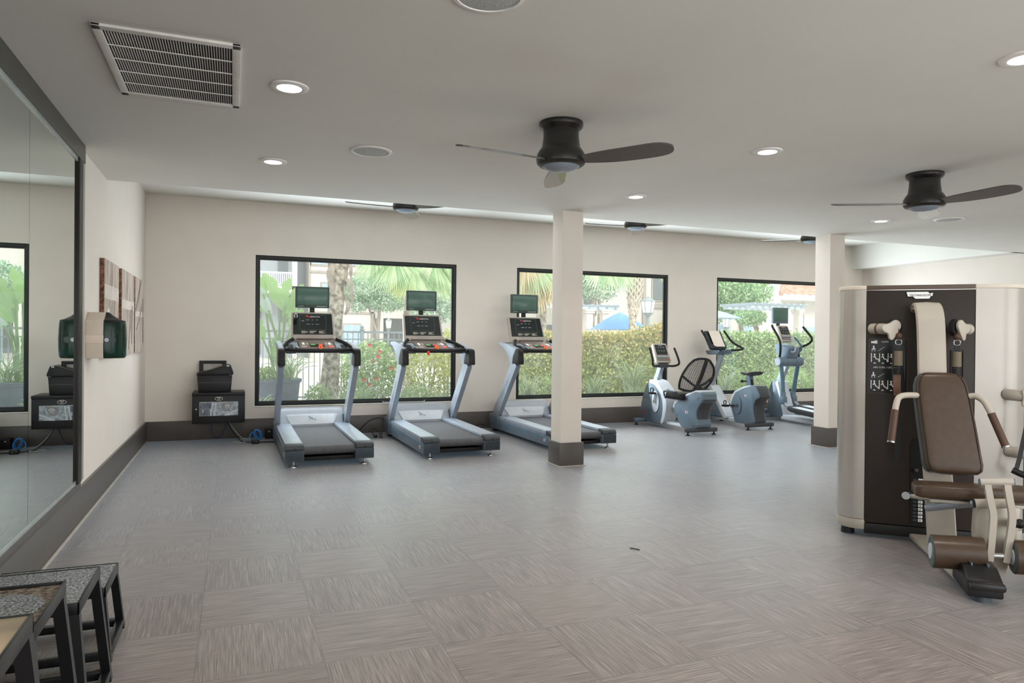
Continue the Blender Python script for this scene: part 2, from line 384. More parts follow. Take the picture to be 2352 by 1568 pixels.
def treadmill():
    t = thing('treadmill', '-', 'treadmill', (0, 0, 0), 0, 'treadmills facing the windows')
    B().box(-0.27, 0.27, 0.10, 2.06, 0.058, 0.085).box(-0.27, 0.27, 0.07, 0.10, 0.06, 0.10, 0.004).done('under_tray', BLACKM, t)
    for s in (-1, 1):
        b = B(); x0, x1 = (0.262, 0.452) if s > 0 else (-0.452, -0.262)
        b.prism([(0.0, 0.068), (0.05, 0.058), (2.10, 0.045), (2.13, 0.06), (2.13, 0.19), (0.0, 0.176)], 'x', x0, x1, 0.008)
        b.done('side_frame', SLATE, t)
        B().prism([(0.004, 0.066), (0.0, 0.07), (0.0, 0.172), (0.004, 0.172)], 'x', x0+0.004, x1-0.004).done('rear_cover', DGREY, t)
        b = B(); b.prism([(0.13, 0.177), (0.13, 0.232), (0.16, 0.238), (1.96, 0.243), (2.06, 0.22), (2.06, 0.177)], 'x', x0+0.006, x1-0.004, 0.012)
        b.done('foot_rail', SILVER, t)
        B().prism([(0.0, 0.178), (-0.004, 0.196), (0.012, 0.222), (0.05, 0.234), (0.128, 0.238), (0.128, 0.178)], 'x', x0+0.002, x1-0.002, 0.006).done('rail_end_cap', DGREY, t)
        b = B(); b.cyl((s*0.355, -0.006, 0.192), (s*0.355, 0.01, 0.192), 0.011).done('cap_bolt', BLACK, t)
        b = B(); xx = s*0.36; b.cyl((xx, 0.06, 0.0), (xx, 0.06, 0.010), 0.036, 0.034).cyl((xx, 0.06, 0.009), (xx, 0.06, 0.022), 0.022, 0.014).cyl((xx, 0.06, 0.02), (xx, 0.06, 0.07), 0.010)
        b.done('levelling_foot', CHROME, t)
        b = B(); b.box(s*0.40-0.03, s*0.40+0.03, 1.95, 2.05, 0.0, 0.05, 0.006).done('front_foot', BLACK, t)
        # upright, corner cap and arm
        xo = s*0.43
        B().bar([(xo, 1.955, 0.16), (xo, 1.13, 1.03)], 0.062, 0.165, up=(0, 0.7, 0.7)).done('upright', SILVER, t)
        b = B(); xf = xo + s*0.032
        b.bar([(xo, 1.873, 0.13), (xo, 1.862, 0.145)], 0.01, 0.1)
        b.bm.free(); 
        B().prism([(2.09, 0.05), (2.10, 0.25), (1.80, 0.27), (1.72, 0.19), (1.74, 0.05)], 'x', min(xo, xo+s*0.036), max(xo, xo+s*0.036), 0.006).done('upright_bracket', SLATE, t)
        B().bar([(xo, 1.042, 1.005), (xo, 0.895, 1.160)], 0.045, 0.03, up=(0, 0.7, 0.7)).bm.free()
        b = B(); b.prism([(0.955, 1.0), (0.975, 1.175), (1.0, 1.197), (1.09, 1.208), (1.19, 1.10), (1.22, 1.0)], 'x', xo-0.038, xo+0.038, 0.014)
        b.done('corner_cap', BLACK, t)
        b = B(); b.prism([(1.085, 1.206), (1.40, 1.262), (1.70, 1.288), (1.745, 1.276), (1.735, 1.255), (1.60, 1.225), (1.44, 1.155), (1.345, 1.07), (1.32, 1.0), (1.21, 1.0), (1.185, 1.10)], 'x', xo-0.034, xo+0.034, 0.013)
        b.done('handle_arm', SILVER, t)
        # angled hand grip
        b = B(); b.tube([(s*0.405, 1.22, 1.205), (s*0.35, 1.40, 1.262), (s*0.285, 1.56, 1.30), (s*0.245, 1.60, 1.318)], 0.022, 12, 3)
        g = b.done('hand_grip', BLACK, t)
        B().cyl((s*0.252, 1.596, 1.315), (s*0.215, 1.60, 1.332), 0.026, 0.020).done('grip_sensor', TAN, g)
        # trays beside the key pad
        b = B(); b.prism([(1.20, 1.192), (1.50, 1.275), (1.50, 1.262), (1.20, 1.178)], 'x', min(s*0.22, s*0.39), max(s*0.22, s*0.39), 0.004)
        b.prism([(s*0.215, 1.20), (s*0.26, 1.22), (s*0.26, 1.24), (s*0.215, 1.22)], 'y', 1.22, 1.46)
        h = b.done('cup_tray', SILVER, t)
        B().prism([(1.25, 1.212), (1.38, 1.247), (1.38, 1.242), (1.25, 1.207)], 'x', min(s*0.28, s*0.35), max(s*0.28, s*0.35)).done('cup_recess', BLACK, h)
        b = B(); b.box(s*0.31-0.055, s*0.31+0.055, 1.16, 1.26, 1.142, 1.168, 0.006).done('bar_bracket', BLACK, t)
    b = B(); b.box(-0.262, 0.262, 0.075, 1.86, 0.150, 0.205)
    b.cyl((-0.262, 0.075, 0.165), (0.262, 0.075, 0.165), 0.044, n=24)
    b.done('running_belt', BELT, t)
    B().box(-0.262, -0.258, 0.1, 1.86, 0.2055, 0.2075).box(0.258, 0.262, 0.1, 1.86, 0.2055, 0.2075).done('belt_edge', BLACK, t)
    # motor hood with a shallow dished face
    prof = [(1.80, 0.20), (1.90, 0.385), (1.93, 0.42), (1.98, 0.435), (2.06, 0.425), (2.13, 0.30), (2.13, 0.19)]
    b = B(); rings = []
    for x, k in ((-0.405, 0.80), (-0.385, 0.95), (-0.34, 1.0), (0.34, 1.0), (0.385, 0.95), (0.405, 0.80)):
        rings.append([(x, 1.98 + (y-1.98)*k, 0.19 + (z-0.19)*k) for y, z in prof])
    b.loft(rings); hd = b.done('motor_hood', PALE, t, ang=40)
    a = math.atan2(0.185, 0.10)
    b = B(); b.M = at(0, 1.845, 0.292, a)
    o2 = [(-0.31, 0.035), (-0.27, 0.060), (0.27, 0.060), (0.31, 0.035), (0.265, -0.06), (0.235, -0.078), (-0.235, -0.078), (-0.265, -0.06)]
    b.prism([(p.x, p.y) for p in sm([(x, y, 0) for x, y in o2], 2, True)], 'z', 0.004, 0.010, 0.003)
    b.done('hood_inset', mat('hood_inset_white', (222, 227, 231), 0.42), hd)
    brand_swoosh('hood_emblem', at(0, 1.845-0.009, 0.292+0.006, a), SILVER, hd, 1.0)
    # cross bar and key pad
    b = B(); b.tube([(-0.41, 1.16, 1.190), (-0.2, 1.12, 1.180), (0, 1.105, 1.177), (0.2, 1.12, 1.180), (0.41, 1.16, 1.190)], 0.022, 12, 3)
    b.done('cross_bar', BLACK, t)
    b = B(); b.prism([(1.13, 1.150), (1.13, 1.172), (1.22, 1.195), (1.62, 1.285), (1.70, 1.285), (1.66, 1.25), (1.28, 1.158)], 'x', -0.40, 0.40, 0.004)
    b.done('dash_shell', DGREY, t)
    b = B(); b.prism([(1.205, 1.19), (1.205, 1.205), (1.60, 1.300), (1.62, 1.285)], 'x', -0.205, 0.205, 0.004)
    kp = b.done('key_pad', mat('keypad_brown_grey', (112, 100, 92), 0.45), t)
    sa = math.atan2(0.095, 0.395)
    def key(x, y, w, h, m, nm, up=0.004):
        bb = B(); bb.M = at(x, y, 1.205 + (y-1.205)*0.2405, sa); bb.box(-w/2, w/2, -h/2, h/2, -0.002, up, 0.002); return bb.done(nm, m, kp)
    for s in (-1, 1):
        key(s*0.155, 1.42, 0.03, 0.10, LETTER, 'key_strip'); key(s*0.112, 1.42, 0.03, 0.10, TAN, 'key_strip')
        key(s*0.155, 1.28, 0.06, 0.07, TAN if s < 0 else REDB, 'quick_key')
    key(0, 1.33, 0.17, 0.13, BLACK, 'speed_plate', 0.003)
    key(-0.046, 1.36, 0.056, 0.05, GREEN, 'start_button', 0.008); key(0.046, 1.36, 0.056, 0.05, REDB, 'stop_button', 0.008)
    b = B(); b.M = at(0.028, 1.212, 1.212, R(60)); b.cyl((0, 0, 0), (0, 0, 0.02), 0.030, 0.026)
    sb = b.done('emergency_stop', ORANGE, t); b = B(); b.M = at(0.028, 1.212, 1.212, R(60)); b.cyl((0, 0, 0.018), (0, 0, 0.024), 0.016, 0.012).done('stop_knob', RED, sb)
    # upright console
    CM = Matrix.Translation((0, 1.745, 1.292)) @ Matrix.Rotation(R(-23.5), 4, 'X')
    b = B(); b.M = CM
    b.prism([(-0.275, 0.0), (-0.262, 0.385), (-0.252, 0.398), (0.252, 0.398), (0.262, 0.385), (0.275, 0.0), (0.262, -0.012), (-0.262, -0.012)], 'y', 0.0, 0.055, 0.010)
    cs = b.done('console', TAN, t)
    b = B(); b.M = CM; b.box(-0.235, 0.235, -0.006, 0.004, 0.006, 0.030, 0.003).done('console_slot', mat('console_slot_brown', (74, 62, 56), 0.5), cs)
    b = B(); b.M = CM; b.prism([(-0.246, 0.085), (-0.238, 0.375), (0.238, 0.375), (0.246, 0.085)], 'y', -0.004, 0.004); fp = b.done('display_panel', PANEL, cs)
    b = B(); b.M = CM
    for x0, x1, z0, z1 in ((-0.165, 0.165, 0.355, 0.3575), (-0.165, 0.165, 0.150, 0.1525), (-0.165, -0.1625, 0.15, 0.3575), (0.1625, 0.165, 0.15, 0.3575)): b.box(x0, x1, -0.0055, -0.004, z0, z1)
    b.done('display_border', mat('display_border_green', (90, 104, 92), 0.5), cs)
    ML = CM @ Matrix.Translation((0, -0.0055, 0)) @ FACE
    brand_swoosh('console_emblem', CM @ Matrix.Translation((-0.055, -0.006, 0.332)) @ FACE, RED, cs, 0.62)
    text('console_brand', 'FREEMOTION', 0.020, CM @ Matrix.Translation((0.03, -0.0055, 0.33)) @ FACE, LETTER, cs)
    for z, ws in ((0.285, (('INCLINE', -0.065), ('LAPS', -0.005), ('TIME', 0.05))), (0.225, (('CALORIES', -0.06), ('PACE', -0.005), ('DISTANCE', 0.052)))):
        for wd, x in ws: text('display_caption', wd, 0.0095, CM @ Matrix.Translation((x, -0.0055, z)) @ FACE, LETTER, cs)
    text('display_caption', 'TRACK', 0.011, CM @ Matrix.Translation((-0.125, -0.0055, 0.27)) @ FACE, LETTER, cs)
    b = B(); b.M = CM
    for j, x in enumerate((-0.145, -0.045, 0.07)):
        for k in range(4): b.box(x, x + (0.055, 0.085, 0.08, 0.05)[(k + j) % 4], -0.0052, -0.004, 0.128 - 0.009*k, 0.1325 - 0.009*k)
    b.done('instruction_print', mat('instruction_print_beige', (176, 168, 156), 0.6), cs)
    # small television on a short neck
    b = B(); b.box(-0.03, 0.03, 1.93, 1.965, 1.64, 1.735, 0.004).done('monitor_neck', BLACK, t)
    b = B(); b.box(-0.213, 0.213, 1.900, 1.945, 1.712, 1.985, 0.010); mo = b.done('monitor', mat('monitor_shell', (56, 70, 64), 0.3), t)
    B().box(-0.187, 0.187, 1.897, 1.903, 1.752, 1.962, 0.002).done('monitor_screen', mat('monitor_glass', (70, 96, 86), 0.18, spec=0.6), mo)  # glass colour lightened to stand in for its grey-green reflection
    b = B(); b.box(0.05, 0.16, 1.8985, 1.902, 1.728, 1.737).box(-0.18, -0.11, 1.8985, 1.902, 1.730, 1.736).box(0.165, 0.178, 1.8982, 1.902, 1.727, 1.739); b.done('monitor_button_lettering', mat('monitor_button_grey', (150, 158, 154), 0.5), mo)
    # lettering on upright and side
    xo = -0.43 - 0.0315
    UM = Matrix.Translation((xo, 1.50, 0.64)) @ Matrix.Rotation(PI/2, 4, 'Z') @ FACE @ Matrix.Rotation(PI, 4, 'Y') @ Matrix.Rotation(0, 4, 'Z')
    dirv = Vector((0, -0.825, 0.87)).normalized(); nrm = Vector((-1, 0, 0)); upv = nrm.cross(dirv)
    UM = Matrix((dirv, upv, nrm)).transposed().to_4x4(); UM.translation = (xo, 1.50, 0.64)
    text('upright_brand', 'FREEMOTION', 0.062, UM, mat('upright_print_grey', (120, 130, 138), 0.5), t)
    SM = Matrix((Vector((0, -1, 0)), Vector((0, 0, 1)), Vector((-1, 0, 0)))).transposed().to_4x4(); SM.translation = (-0.4525, 0.15, 0.118)
    text('model_number', '8.7', 0.055, SM, LETTER, t)
    S2 = SM.copy(); S2.translation = (-0.4525, 0.215, 0.118); text('model_prefix', 't', 0.055, S2, RED, t)
    return t
TM = treadmill()
TM.location = (2.40, 7.52, 0); TM['label'] = 'treadmill in the middle of the row of three, in front of the first window'
T1 = dup(TM, (0.945, 7.455, 0), 0, 'leftmost of the three treadmills, nearest the black server cabinet')
T3 = dup(TM, (3.955, 7.575, 0), 0, 'treadmill partly hidden behind the middle column')

# safety clips, clip-on gadget and cord at the treadmills
KEY = mat('safety_key_red', (206, 62, 44), 0.5); STRING = mat('black_cord', (24, 24, 26), 0.6)
def safety_key(x, y, z, drop, label):
    t = thing('safety_key', label, 'safety key', (x, y, z), 0, 'red treadmill safety keys')
    B().tube([(0.02, 0, 0.0), (0.024, 0, -drop*0.5), (0.0, 0, -drop), (-0.014, 0, -drop*0.5), (0.0, 0, -0.004)], 0.0022, 6, 4).done('lanyard', STRING, t)
    b = B(); b.box(-0.016, 0.016, -0.012, 0.012, -drop-0.05, -drop, 0.006).done('clip', KEY, t)
safety_key(2.40 - 0.12, 7.52 + 1.07, 1.185, 0.01, 'red safety key clipped on the front bar of the middle treadmill')
safety_key(3.955 + 0.10, 7.575 + 1.07, 1.17, 0.16, 'red safety key dangling from the treadmill behind the middle column')
g = thing('clip_on_gadget', 'small silver and black gadget clipped to the left console of the leftmost treadmill', 'gadget', (0.945 - 0.215, 7.455 + 1.80, 1.585))
b = B(); b.M = Matrix.Rotation(R(-23.5), 4, 'X'); b.box(-0.026, 0.026, -0.035, -0.008, -0.04, 0.04, 0.009).done('gadget_body', BLACK, g)
b = B(); b.M = Matrix.Rotation(R(-23.5), 4, 'X') ; b.tube([(-0.012, -0.037, -0.02), (-0.016, -0.037, 0.01), (0, -0.037, 0.036), (0.016, -0.037, 0.01), (0.012, -0.037, -0.02)], 0.005, 8, 4).done('gadget_ring', PALE, g)

# ------------------------------------------------------------------ recumbent bike
def cyc_text(parent, x, y, z, num, size=0.05):
    SM = Matrix((Vector((0, -1, 0)), Vector((0, 0, 1)), Vector((-1, 0, 0)))).transposed().to_4x4()
    M1 = SM.copy(); M1.translation = (x, y, z); text('model_number', num, size, M1, LETTER, parent)
    M2 = SM.copy(); M2.translation = (x, y + 0.075, z); text('model_prefix', 'r', size, M2, RED, parent)

def stabilizer(t, y, w, rear=True):
    b = B(); b.box(-w, w, y-0.04, y+0.04, 0.045, 0.105, 0.014).done('stabilizer', DGREY if rear else SLATE, t)
    for s in (-1, 1):
        B().cyl((s*w*0.85, y, 0), (s*w*0.85, y, 0.012), 0.034, 0.03).cyl((s*w*0.85, y, 0.01), (s*w*0.85, y, 0.05), 0.012).done('levelling_foot', BLACK, t)

r = thing('recumbent_exercise_bike', 'recumbent exercise bike with a black mesh seat back, right of the middle column', 'exercise bike', (6.16, 8.24, 0))
stabilizer(r, 0.0, 0.26)
stabilizer(r, 1.34, 0.27, False)
b = B(); b.prism([(0.05, 0.06), (0.05, 0.09), (0.45, 0.10), (0.90, 0.115), (1.35, 0.105), (1.35, 0.07)], 'x', -0.055, 0.055, 0.012)
b.done('floor_rail', PALE, r)
# rear shroud: S-shaped shell
out = [(0.49, 0.35), (0.46, 0.42), (0.38, 0.47), (0.16, 0.56), (-0.04, 0.625), (-0.16, 0.62), (-0.185, 0.585), (-0.185, 0.50), (-0.13, 0.45), (-0.06, 0.36), (-0.04, 0.26), (-0.06, 0.11), (0.26, 0.075), (0.40, 0.20)]
rs = B().prism([(p.y, p.z) for p in sm([(0, y, z) for y, z in out], 3, True)], 'x', -0.125, 0.125, 0.014).done('rear_shroud', SLATE, r)
top = [(0.505, 0.35), (0.475, 0.432), (0.39, 0.484), (0.165, 0.574), (-0.04, 0.638), (-0.165, 0.633), (-0.16, 0.612), (-0.04, 0.612), (0.155, 0.545), (0.37, 0.455), (0.455, 0.40), (0.47, 0.34)]
B().prism(top, 'x', -0.128, 0.128, 0.006).done('shroud_band', PALE, rs)
B().prism([(-0.188, 0.575), (-0.188, 0.50), (-0.135, 0.45), (-0.066, 0.36), (-0.046, 0.26), (-0.066, 0.11), (-0.04, 0.11), (-0.02, 0.26), (-0.04, 0.37), (-0.11, 0.46), (-0.16, 0.52)], 'x', -0.10, 0.10, 0.004).done('rear_trim', DGREY, rs)
cyc_text(rs, -0.1265, 0.17, 0.31, '8.3')
b = B()
for y, z in ((0.40, 0.25), (-0.10, 0.53), (0.02, 0.13), (0.17, 0.50)): b.cyl((-0.128, y, z), (-0.12, y, z), 0.008, n=10)
b.done('shroud_screws', BLACK, rs)
# front shroud with crank recess
out = [(1.16, 0.70), (1.02, 0.70), (0.86, 0.60), (0.74, 0.46), (0.72, 0.30), (0.80, 0.10), (0.98, 0.055), (1.28, 0.07), (1.40, 0.14), (1.41, 0.33), (1.31, 0.56), (1.24, 0.66)]
fs = B().prism([(p.y, p.z) for p in sm([(0, y, z) for y, z in out], 3, True)], 'x', -0.105, 0.105, 0.014).done('front_shroud', SLATE, r)
band = [(1.17, 0.715), (1.02, 0.715), (0.85, 0.612), (0.725, 0.465), (0.705, 0.30), (0.785, 0.09), (0.86, 0.075), (0.82, 0.18), (0.80, 0.30), (0.82, 0.43), (0.90, 0.55), (1.04, 0.65), (1.14, 0.66)]
bd = B().prism([(p.y, p.z) for p in sm([(0, y, z) for y, z in band], 2, True)], 'x', -0.11, 0.11, 0.008).done('shroud_band', PALE, fs)
def yz_text(nm, body, size, x, y, z, m, par, ang):
    d = Vector((0, -math.cos(ang), math.sin(ang))); nn = Vector((-1, 0, 0)); M = Matrix((d, nn.cross(d), nn)).transposed().to_4x4(); M.translation = (x, y, z); return text(nm, body, size, M, m, par)
def end_text(nm, body, size, x, y, z, m, par, lean):
    d = Vector((0, math.sin(lean), -math.cos(lean))); nn = Vector((0, -math.cos(lean), -math.sin(lean))); M = Matrix((d, nn.cross(d), nn)).transposed().to_4x4(); M.translation = (x, y, z); return text(nm, body, size, M, m, par)
end_text('bike_brand', 'FREEMOTION', 0.05, 0.0, 0.716, 0.40, mat('upright_print_grey', (120, 130, 138), 0.5), fs, R(-8))
brand_swoosh('shroud_emblem', Matrix((Vector((0, -1, 0)), Vector((0, 0, 1)), Vector((-1, 0, 0)))).transposed().to_4x4() , RED, fs, 1.0).matrix_local = Matrix.Translation((-0.1075, 1.31, 0.19))
b = B(); b.lathe([(0.001, 0), (0.075, 0.0), (0.10, 0.004), (0.108, 0.010), (0.10, 0.012), (0.001, 0.008)], 32); b.bm.transform(Matrix.Translation((-0.105, 0.99, 0.39)) @ Matrix.Rotation(-PI/2, 4, 'Y') @ Matrix.Diagonal((1.5, 0.9, 1, 1))); b.done('crank_recess', PALE, fs)
def cranks(t, y, z, x, ang, ln=0.17):
    for s, a in ((-1, ang), (1, ang + PI)):
        e = (s*x, y + ln*math.cos(a), z + ln*math.sin(a))
        c = B().bar([(s*x, y, z), e], 0.016, 0.028, up=(1, 0, 0)).cyl((s*(x-0.03), y, z), (s*(x+0.012), y, z), 0.022).done('crank', CHROME, t)
        b = B(); b.box(min(s*(x+0.015), s*(x+0.105)), max(s*(x+0.015), s*(x+0.105)), e[1]-0.045, e[1]+0.045, e[2]-0.016, e[2]+0.016, 0.006)
        pd = b.done('pedal', BLACK, c)
        B().tube([(s*(x+0.02), e[1]+0.04, e[2]+0.01), (s*(x+0.03), e[1]+0.02, e[2]+0.07), (s*(x+0.09), e[1]+0.0, e[2]+0.07), (s*(x+0.10), e[1]-0.02, e[2]+0.01)], 0.008, 8, 3).done('pedal_strap', BLACK, pd)
cranks(r, 0.99, 0.39, 0.135, R(105), 0.14)
B().bar([(0, 1.16, 0.66), (0, 0.99, 0.97)], 0.062, 0.085, up=(0, 0.6, 0.4)).done('mast', SILVER, r)
CM = Matrix.Translation((0, 0.92, 0.995)) @ Matrix.Rotation(R(-27), 4, 'X')
def bike_console(t, CM, w=0.135, h=0.33, bottom_keys=True):
    b = B(); b.M = CM
    b.prism([(-w, 0.02), (-w+0.012, h-0.015), (-w+0.03, h), (w-0.03, h), (w-0.012, h-0.015), (w, 0.02), (w-0.02, 0), (-w+0.02, 0)], 'y', 0, 0.06, 0.012)
    cs = b.done('console', TAN, t)
    b = B(); b.M = CM; b.box(-w+0.036, w-0.036, -0.004, 0.004, 0.13, h-0.03).done('display_panel', PANEL, cs)
    for k, (z, m) in enumerate(((0.095, PALE), (0.053, TAN))):
        b = B(); b.M = CM; b.box(-w+0.028, w-0.028, -0.003, 0.004, z-0.018, z+0.018).done('key_plate', BLACK, cs)
        b = B(); b.M = CM
        for i in range(9):
            x = -w + 0.042 + (2*w - 0.084) * i / 8
            b.box(x-0.008, x+0.008, -0.007, -0.002, z-0.011, z+0.011, 0.002)
        b.done('key_row', m, cs)
    b = B(); b.M = CM; b.box(-w+0.034, -w+0.052, -0.009, -0.002, 0.042, 0.064, 0.002).done('start_button', GREEN, cs)
    b = B(); b.M = CM; b.box(w-0.062, w-0.038, -0.009, -0.002, 0.042, 0.064, 0.002).done('stop_button', REDB, cs)
    for z, ws in ((h-0.075, (('TIME', -0.04), ('RPM', 0), ('HEART', 0.042))), (h-0.135, (('DIST', -0.042), ('CALS', 0.004), ('LEVEL', 0.046)))):
        for wd, x in ws: text('display_caption', wd, 0.0095, CM @ Matrix.Translation((x, -0.005, z)) @ FACE, LETTER, cs)
    text('console_brand', 'FREEMOTION', 0.011, CM @ Matrix.Translation((0, -0.005, h-0.045)) @ FACE, LETTER, cs)
    return cs
bike_console(r, CM)
B().box(-0.09, 0.09, 0.93, 1.03, 0.915, 0.975, 0.012).done('handlebar_clamp', DGREY, r)
for s in (-1, 1):
    B().tube([(s*0.06, 0.96, 0.943), (s*0.18, 0.93, 0.940), (s*0.235, 0.88, 0.975), (s*0.232, 0.90, 1.06), (s*0.222, 0.99, 1.215)], 0.017, 12, 5).done('handlebar', BLACK, r)
# seat, slide and mesh back
B().tube([(0.0, 0.96, 0.60), (0.0, 0.78, 0.565), (0.0, 0.62, 0.535), (0, 0.42, 0.50)], 0.022, 10, 2).done('seat_slide', SLATE, r)
b = B(); b.box(-0.20, 0.20, 0.20, 0.60, 0.475, 0.575, 0.028, 3); st = b.done('seat', BLACK, r)
for s in (-1, 1): B().tube([(s*0.205, 0.58, 0.48), (s*0.21, 0.62, 0.56), (s*0.21, 0.56, 0.588), (s*0.21, 0.30, 0.588)], 0.014, 8, 3).done('seat_handle', DGREY, st)
B().prism([(0.10, 0.50), (0.05, 0.66), (0.09, 0.68), (0.16, 0.60), (0.24, 0.55), (0.24, 0.50)], 'x', -0.07, 0.07, 0.01).done('back_bracket', BLACK, r)
def back_pt(u, v):       # u across -1..1, v 0..1 up; returns curved back surface
    w = (0.17 + 0.10*math.sin(PI*min(1, v*0.95+0.12))) * (1 if v < 0.75 else 1 - 0.30*((v-0.75)/0.25)**2)
    return Vector((u*w + 0.11*(v-0.42), 0.10 - 0.12*v - 0.02*math.sin(PI*v) + 0.07*u*u, 0.615 + 0.46*v - 0.05*u*v*0.4))
rim = []
for i in range(15): rim.append(back_pt(-1, 0.08 + 0.84*i/14))
for i in range(1, 9): rim.append(back_pt(-1 + 2*i/9, 0.96 + 0.04*math.sin(PI*i/9)))
for i in range(15): rim.append(back_pt(1, 0.92 - 0.84*i/14))
for i in range(1, 9): rim.append(back_pt(1 - 2*i/9, 0.05 - 0.05*math.sin(PI*i/9)))
sb = B().tube(rim, 0.017, 10, 0, cyc=True).done('seat_back', BLACK, r)
b = B()
for i in range(1, 24): b.tube([back_pt(-0.98 + 1.96*j/8, 0.04 + 0.92*i/24) + Vector((0, 0.004, 0)) for j in range(9)], 0.0032, 5)
for j in range(1, 16): b.tube([back_pt(-1 + 2*j/16, 0.03 + 0.94*i/8) for i in range(9)], 0.0026, 5)
b.done('back_mesh', BLACKM, sb)
b = B(); b.bar([back_pt(0, v/8) + Vector((0, -0.012, 0)) for v in range(9)], 0.055, 0.014, up=(0, 1, 0))
b.bar([back_pt(-1, 0.46) + Vector((0, -0.008, 0)), back_pt(-0.5, 0.26) + Vector((0, -0.02, 0)), back_pt(0, 0.12) + Vector((0, -0.02, 0)), back_pt(0.5, 0.26) + Vector((0, -0.02, 0)), back_pt(1, 0.46) + Vector((0, -0.008, 0))], 0.032, 0.012, up=(0, 1, 0))
b.done('back_spine', BLACK, sb)

# ------------------------------------------------------------------ upright bike
u = thing('upright_exercise_bike', 'upright exercise bike with a saddle, between the recumbent bike and the elliptical', 'exercise bike', (7.39, 8.465, 0))
stabilizer(u, 0.0, 0.25); stabilizer(u, 1.14, 0.24, False)
B().prism([(0.0, 0.06), (0.0, 0.10), (0.30, 0.12), (1.15, 0.12), (1.15, 0.06)], 'x', -0.05, 0.05, 0.012).done('floor_rail', PALE, u)
out = [(0.52, 0.36), (0.49, 0.46), (0.42, 0.545), (0.22, 0.625), (0.07, 0.655), (-0.02, 0.655), (-0.06, 0.62), (-0.115, 0.50), (-0.04, 0.45), (0.01, 0.36), (0.01, 0.24), (-0.02, 0.12), (0.05, 0.09), (0.40, 0.07), (0.46, 0.18)]
us = B().prism([(p.y, p.z) for p in sm([(0, y, z) for y, z in out], 3, True)], 'x', -0.115, 0.115, 0.014).done('body_shroud', SLATE, u)
B().prism([(0.535, 0.36), (0.505, 0.468), (0.43, 0.56), (0.225, 0.64), (0.07, 0.668), (0.07, 0.645), (0.22, 0.61), (0.405, 0.53), (0.47, 0.45), (0.505, 0.36), (0.46, 0.18), (0.475, 0.17)], 'x', -0.118, 0.118, 0.006).done('shroud_band', PALE, us)
B().prism([(-0.03, 0.662), (-0.07, 0.625), (-0.122, 0.50), (-0.05, 0.445), (0.0, 0.36), (0.0, 0.24), (-0.03, 0.11), (0.015, 0.11), (0.04, 0.25), (0.035, 0.37), (-0.02, 0.48), (0.0, 0.6), (0.06, 0.66)], 'x', -0.095, 0.095, 0.005).done('rear_trim', DGREY, us)
cyc_text(us, -0.1165, 0.17, 0.50, '8.1')
cranks(u, 0.36, 0.345, 0.135, R(-8), 0.19)
b = B(); b.lathe([(0.001, 0), (0.08, 0.0), (0.10, 0.004), (0.104, 0.010), (0.095, 0.012), (0.001, 0.008)], 32); b.bm.transform(Matrix.Translation((-0.115, 0.36, 0.345)) @ Matrix.Rotation(-PI/2, 4, 'Y') @ Matrix.Diagonal((1.35, 0.9, 1, 1))); b.done('crank_recess', SLATE, us)
B().bar([(0, 0.20, 0.60), (0, 0.235, 0.80)], 0.07, 0.085, up=(0, 1, 0)).done('seat_post', SLATE, u)
B().bar([(0, 0.16, 0.63), (0, 0.205, 0.78)], 0.03, 0.025, up=(0, 1, 0)).bar([(0, 0.205, 0.78), (0, 0.25, 0.81)], 0.03, 0.03, up=(0, 1, 0)).done('seat_clamp', BLACK, u)
B().cyl((0.0, 0.25, 0.715), (-0.075, 0.29, 0.715), 0.012).sph((-0.085, 0.295, 0.715), 0.024, u=12, v=8).done('seat_knob', BLACK, u)
b = B(); rings = []
for y, w, z, h in ((0.41, 0.018, 0.835, 0.022), (0.37, 0.035, 0.84, 0.034), (0.27, 0.06, 0.838, 0.04), (0.17, 0.105, 0.842, 0.046), (0.10, 0.125, 0.852, 0.05), (0.05, 0.115, 0.858, 0.046), (0.02, 0.07, 0.858, 0.03)):
    rings.append([(w*math.cos(a), y, z + h*(0.5*math.sin(a) if math.sin(a) > 0 else 0.9*math.sin(a)) ) for a in [2*PI*k/16 for k in range(16)]])
b.loft(rings); b.done('saddle', mat('saddle_black', (40, 44, 42), 0.35), u)
# sloping front column, mast and console
fs = B().prism([(1.25, 0.56), (1.19, 0.60), (1.06, 0.58), (0.70, 0.16), (0.68, 0.12), (1.26, 0.10), (1.28, 0.30)], 'x', -0.085, 0.085, 0.012).done('front_shroud', SLATE, u)
fb = B().prism([(1.20, 0.615), (1.05, 0.595), (0.66, 0.13), (0.66, 0.10), (0.74, 0.10), (0.78, 0.15), (1.09, 0.53), (1.20, 0.56)], 'x', -0.09, 0.09, 0.006).done('front_band', PALE, fs)
b = B(); brand_swoosh('shroud_emblem', Matrix((Vector((0, -1, 0)), Vector((0, 0, 1)), Vector((-1, 0, 0)))).transposed().to_4x4(), RED, fs, 1.0).matrix_local = Matrix.Translation((-0.087, 1.05, 0.22))
b.bm.free()
B().bar([(0, 1.17, 0.56), (0, 0.89, 1.12)], 0.05, 0.075, up=(0, 0.6, 0.4)).done('mast', SILVER, u)
B().prism([(1.16, 1.175), (1.10, 1.105), (0.84, 1.115), (0.76, 1.185)], 'x', -0.14, 0.14, 0.02).done('console_pod', SLATE, u)
CM = Matrix.Translation((-0.02, 0.93, 1.21)) @ Matrix.Rotation(R(-33), 4, 'X')
b = B(); b.M = CM; b.prism([(-0.16, 0.02), (-0.165, 0.33), (-0.15, 0.345), (0.15, 0.345), (0.165, 0.33), (0.16, 0.02), (0.14, 0), (-0.14, 0)], 'y', 0, 0.06, 0.012)
cs = b.done('console', mat('console_dark_shell', (46, 56, 58), 0.4), u)
b = B(); b.M = CM; b.box(-0.14, 0.14, -0.003, 0.004, 0.05, 0.32).done('display_panel', PANEL, cs)
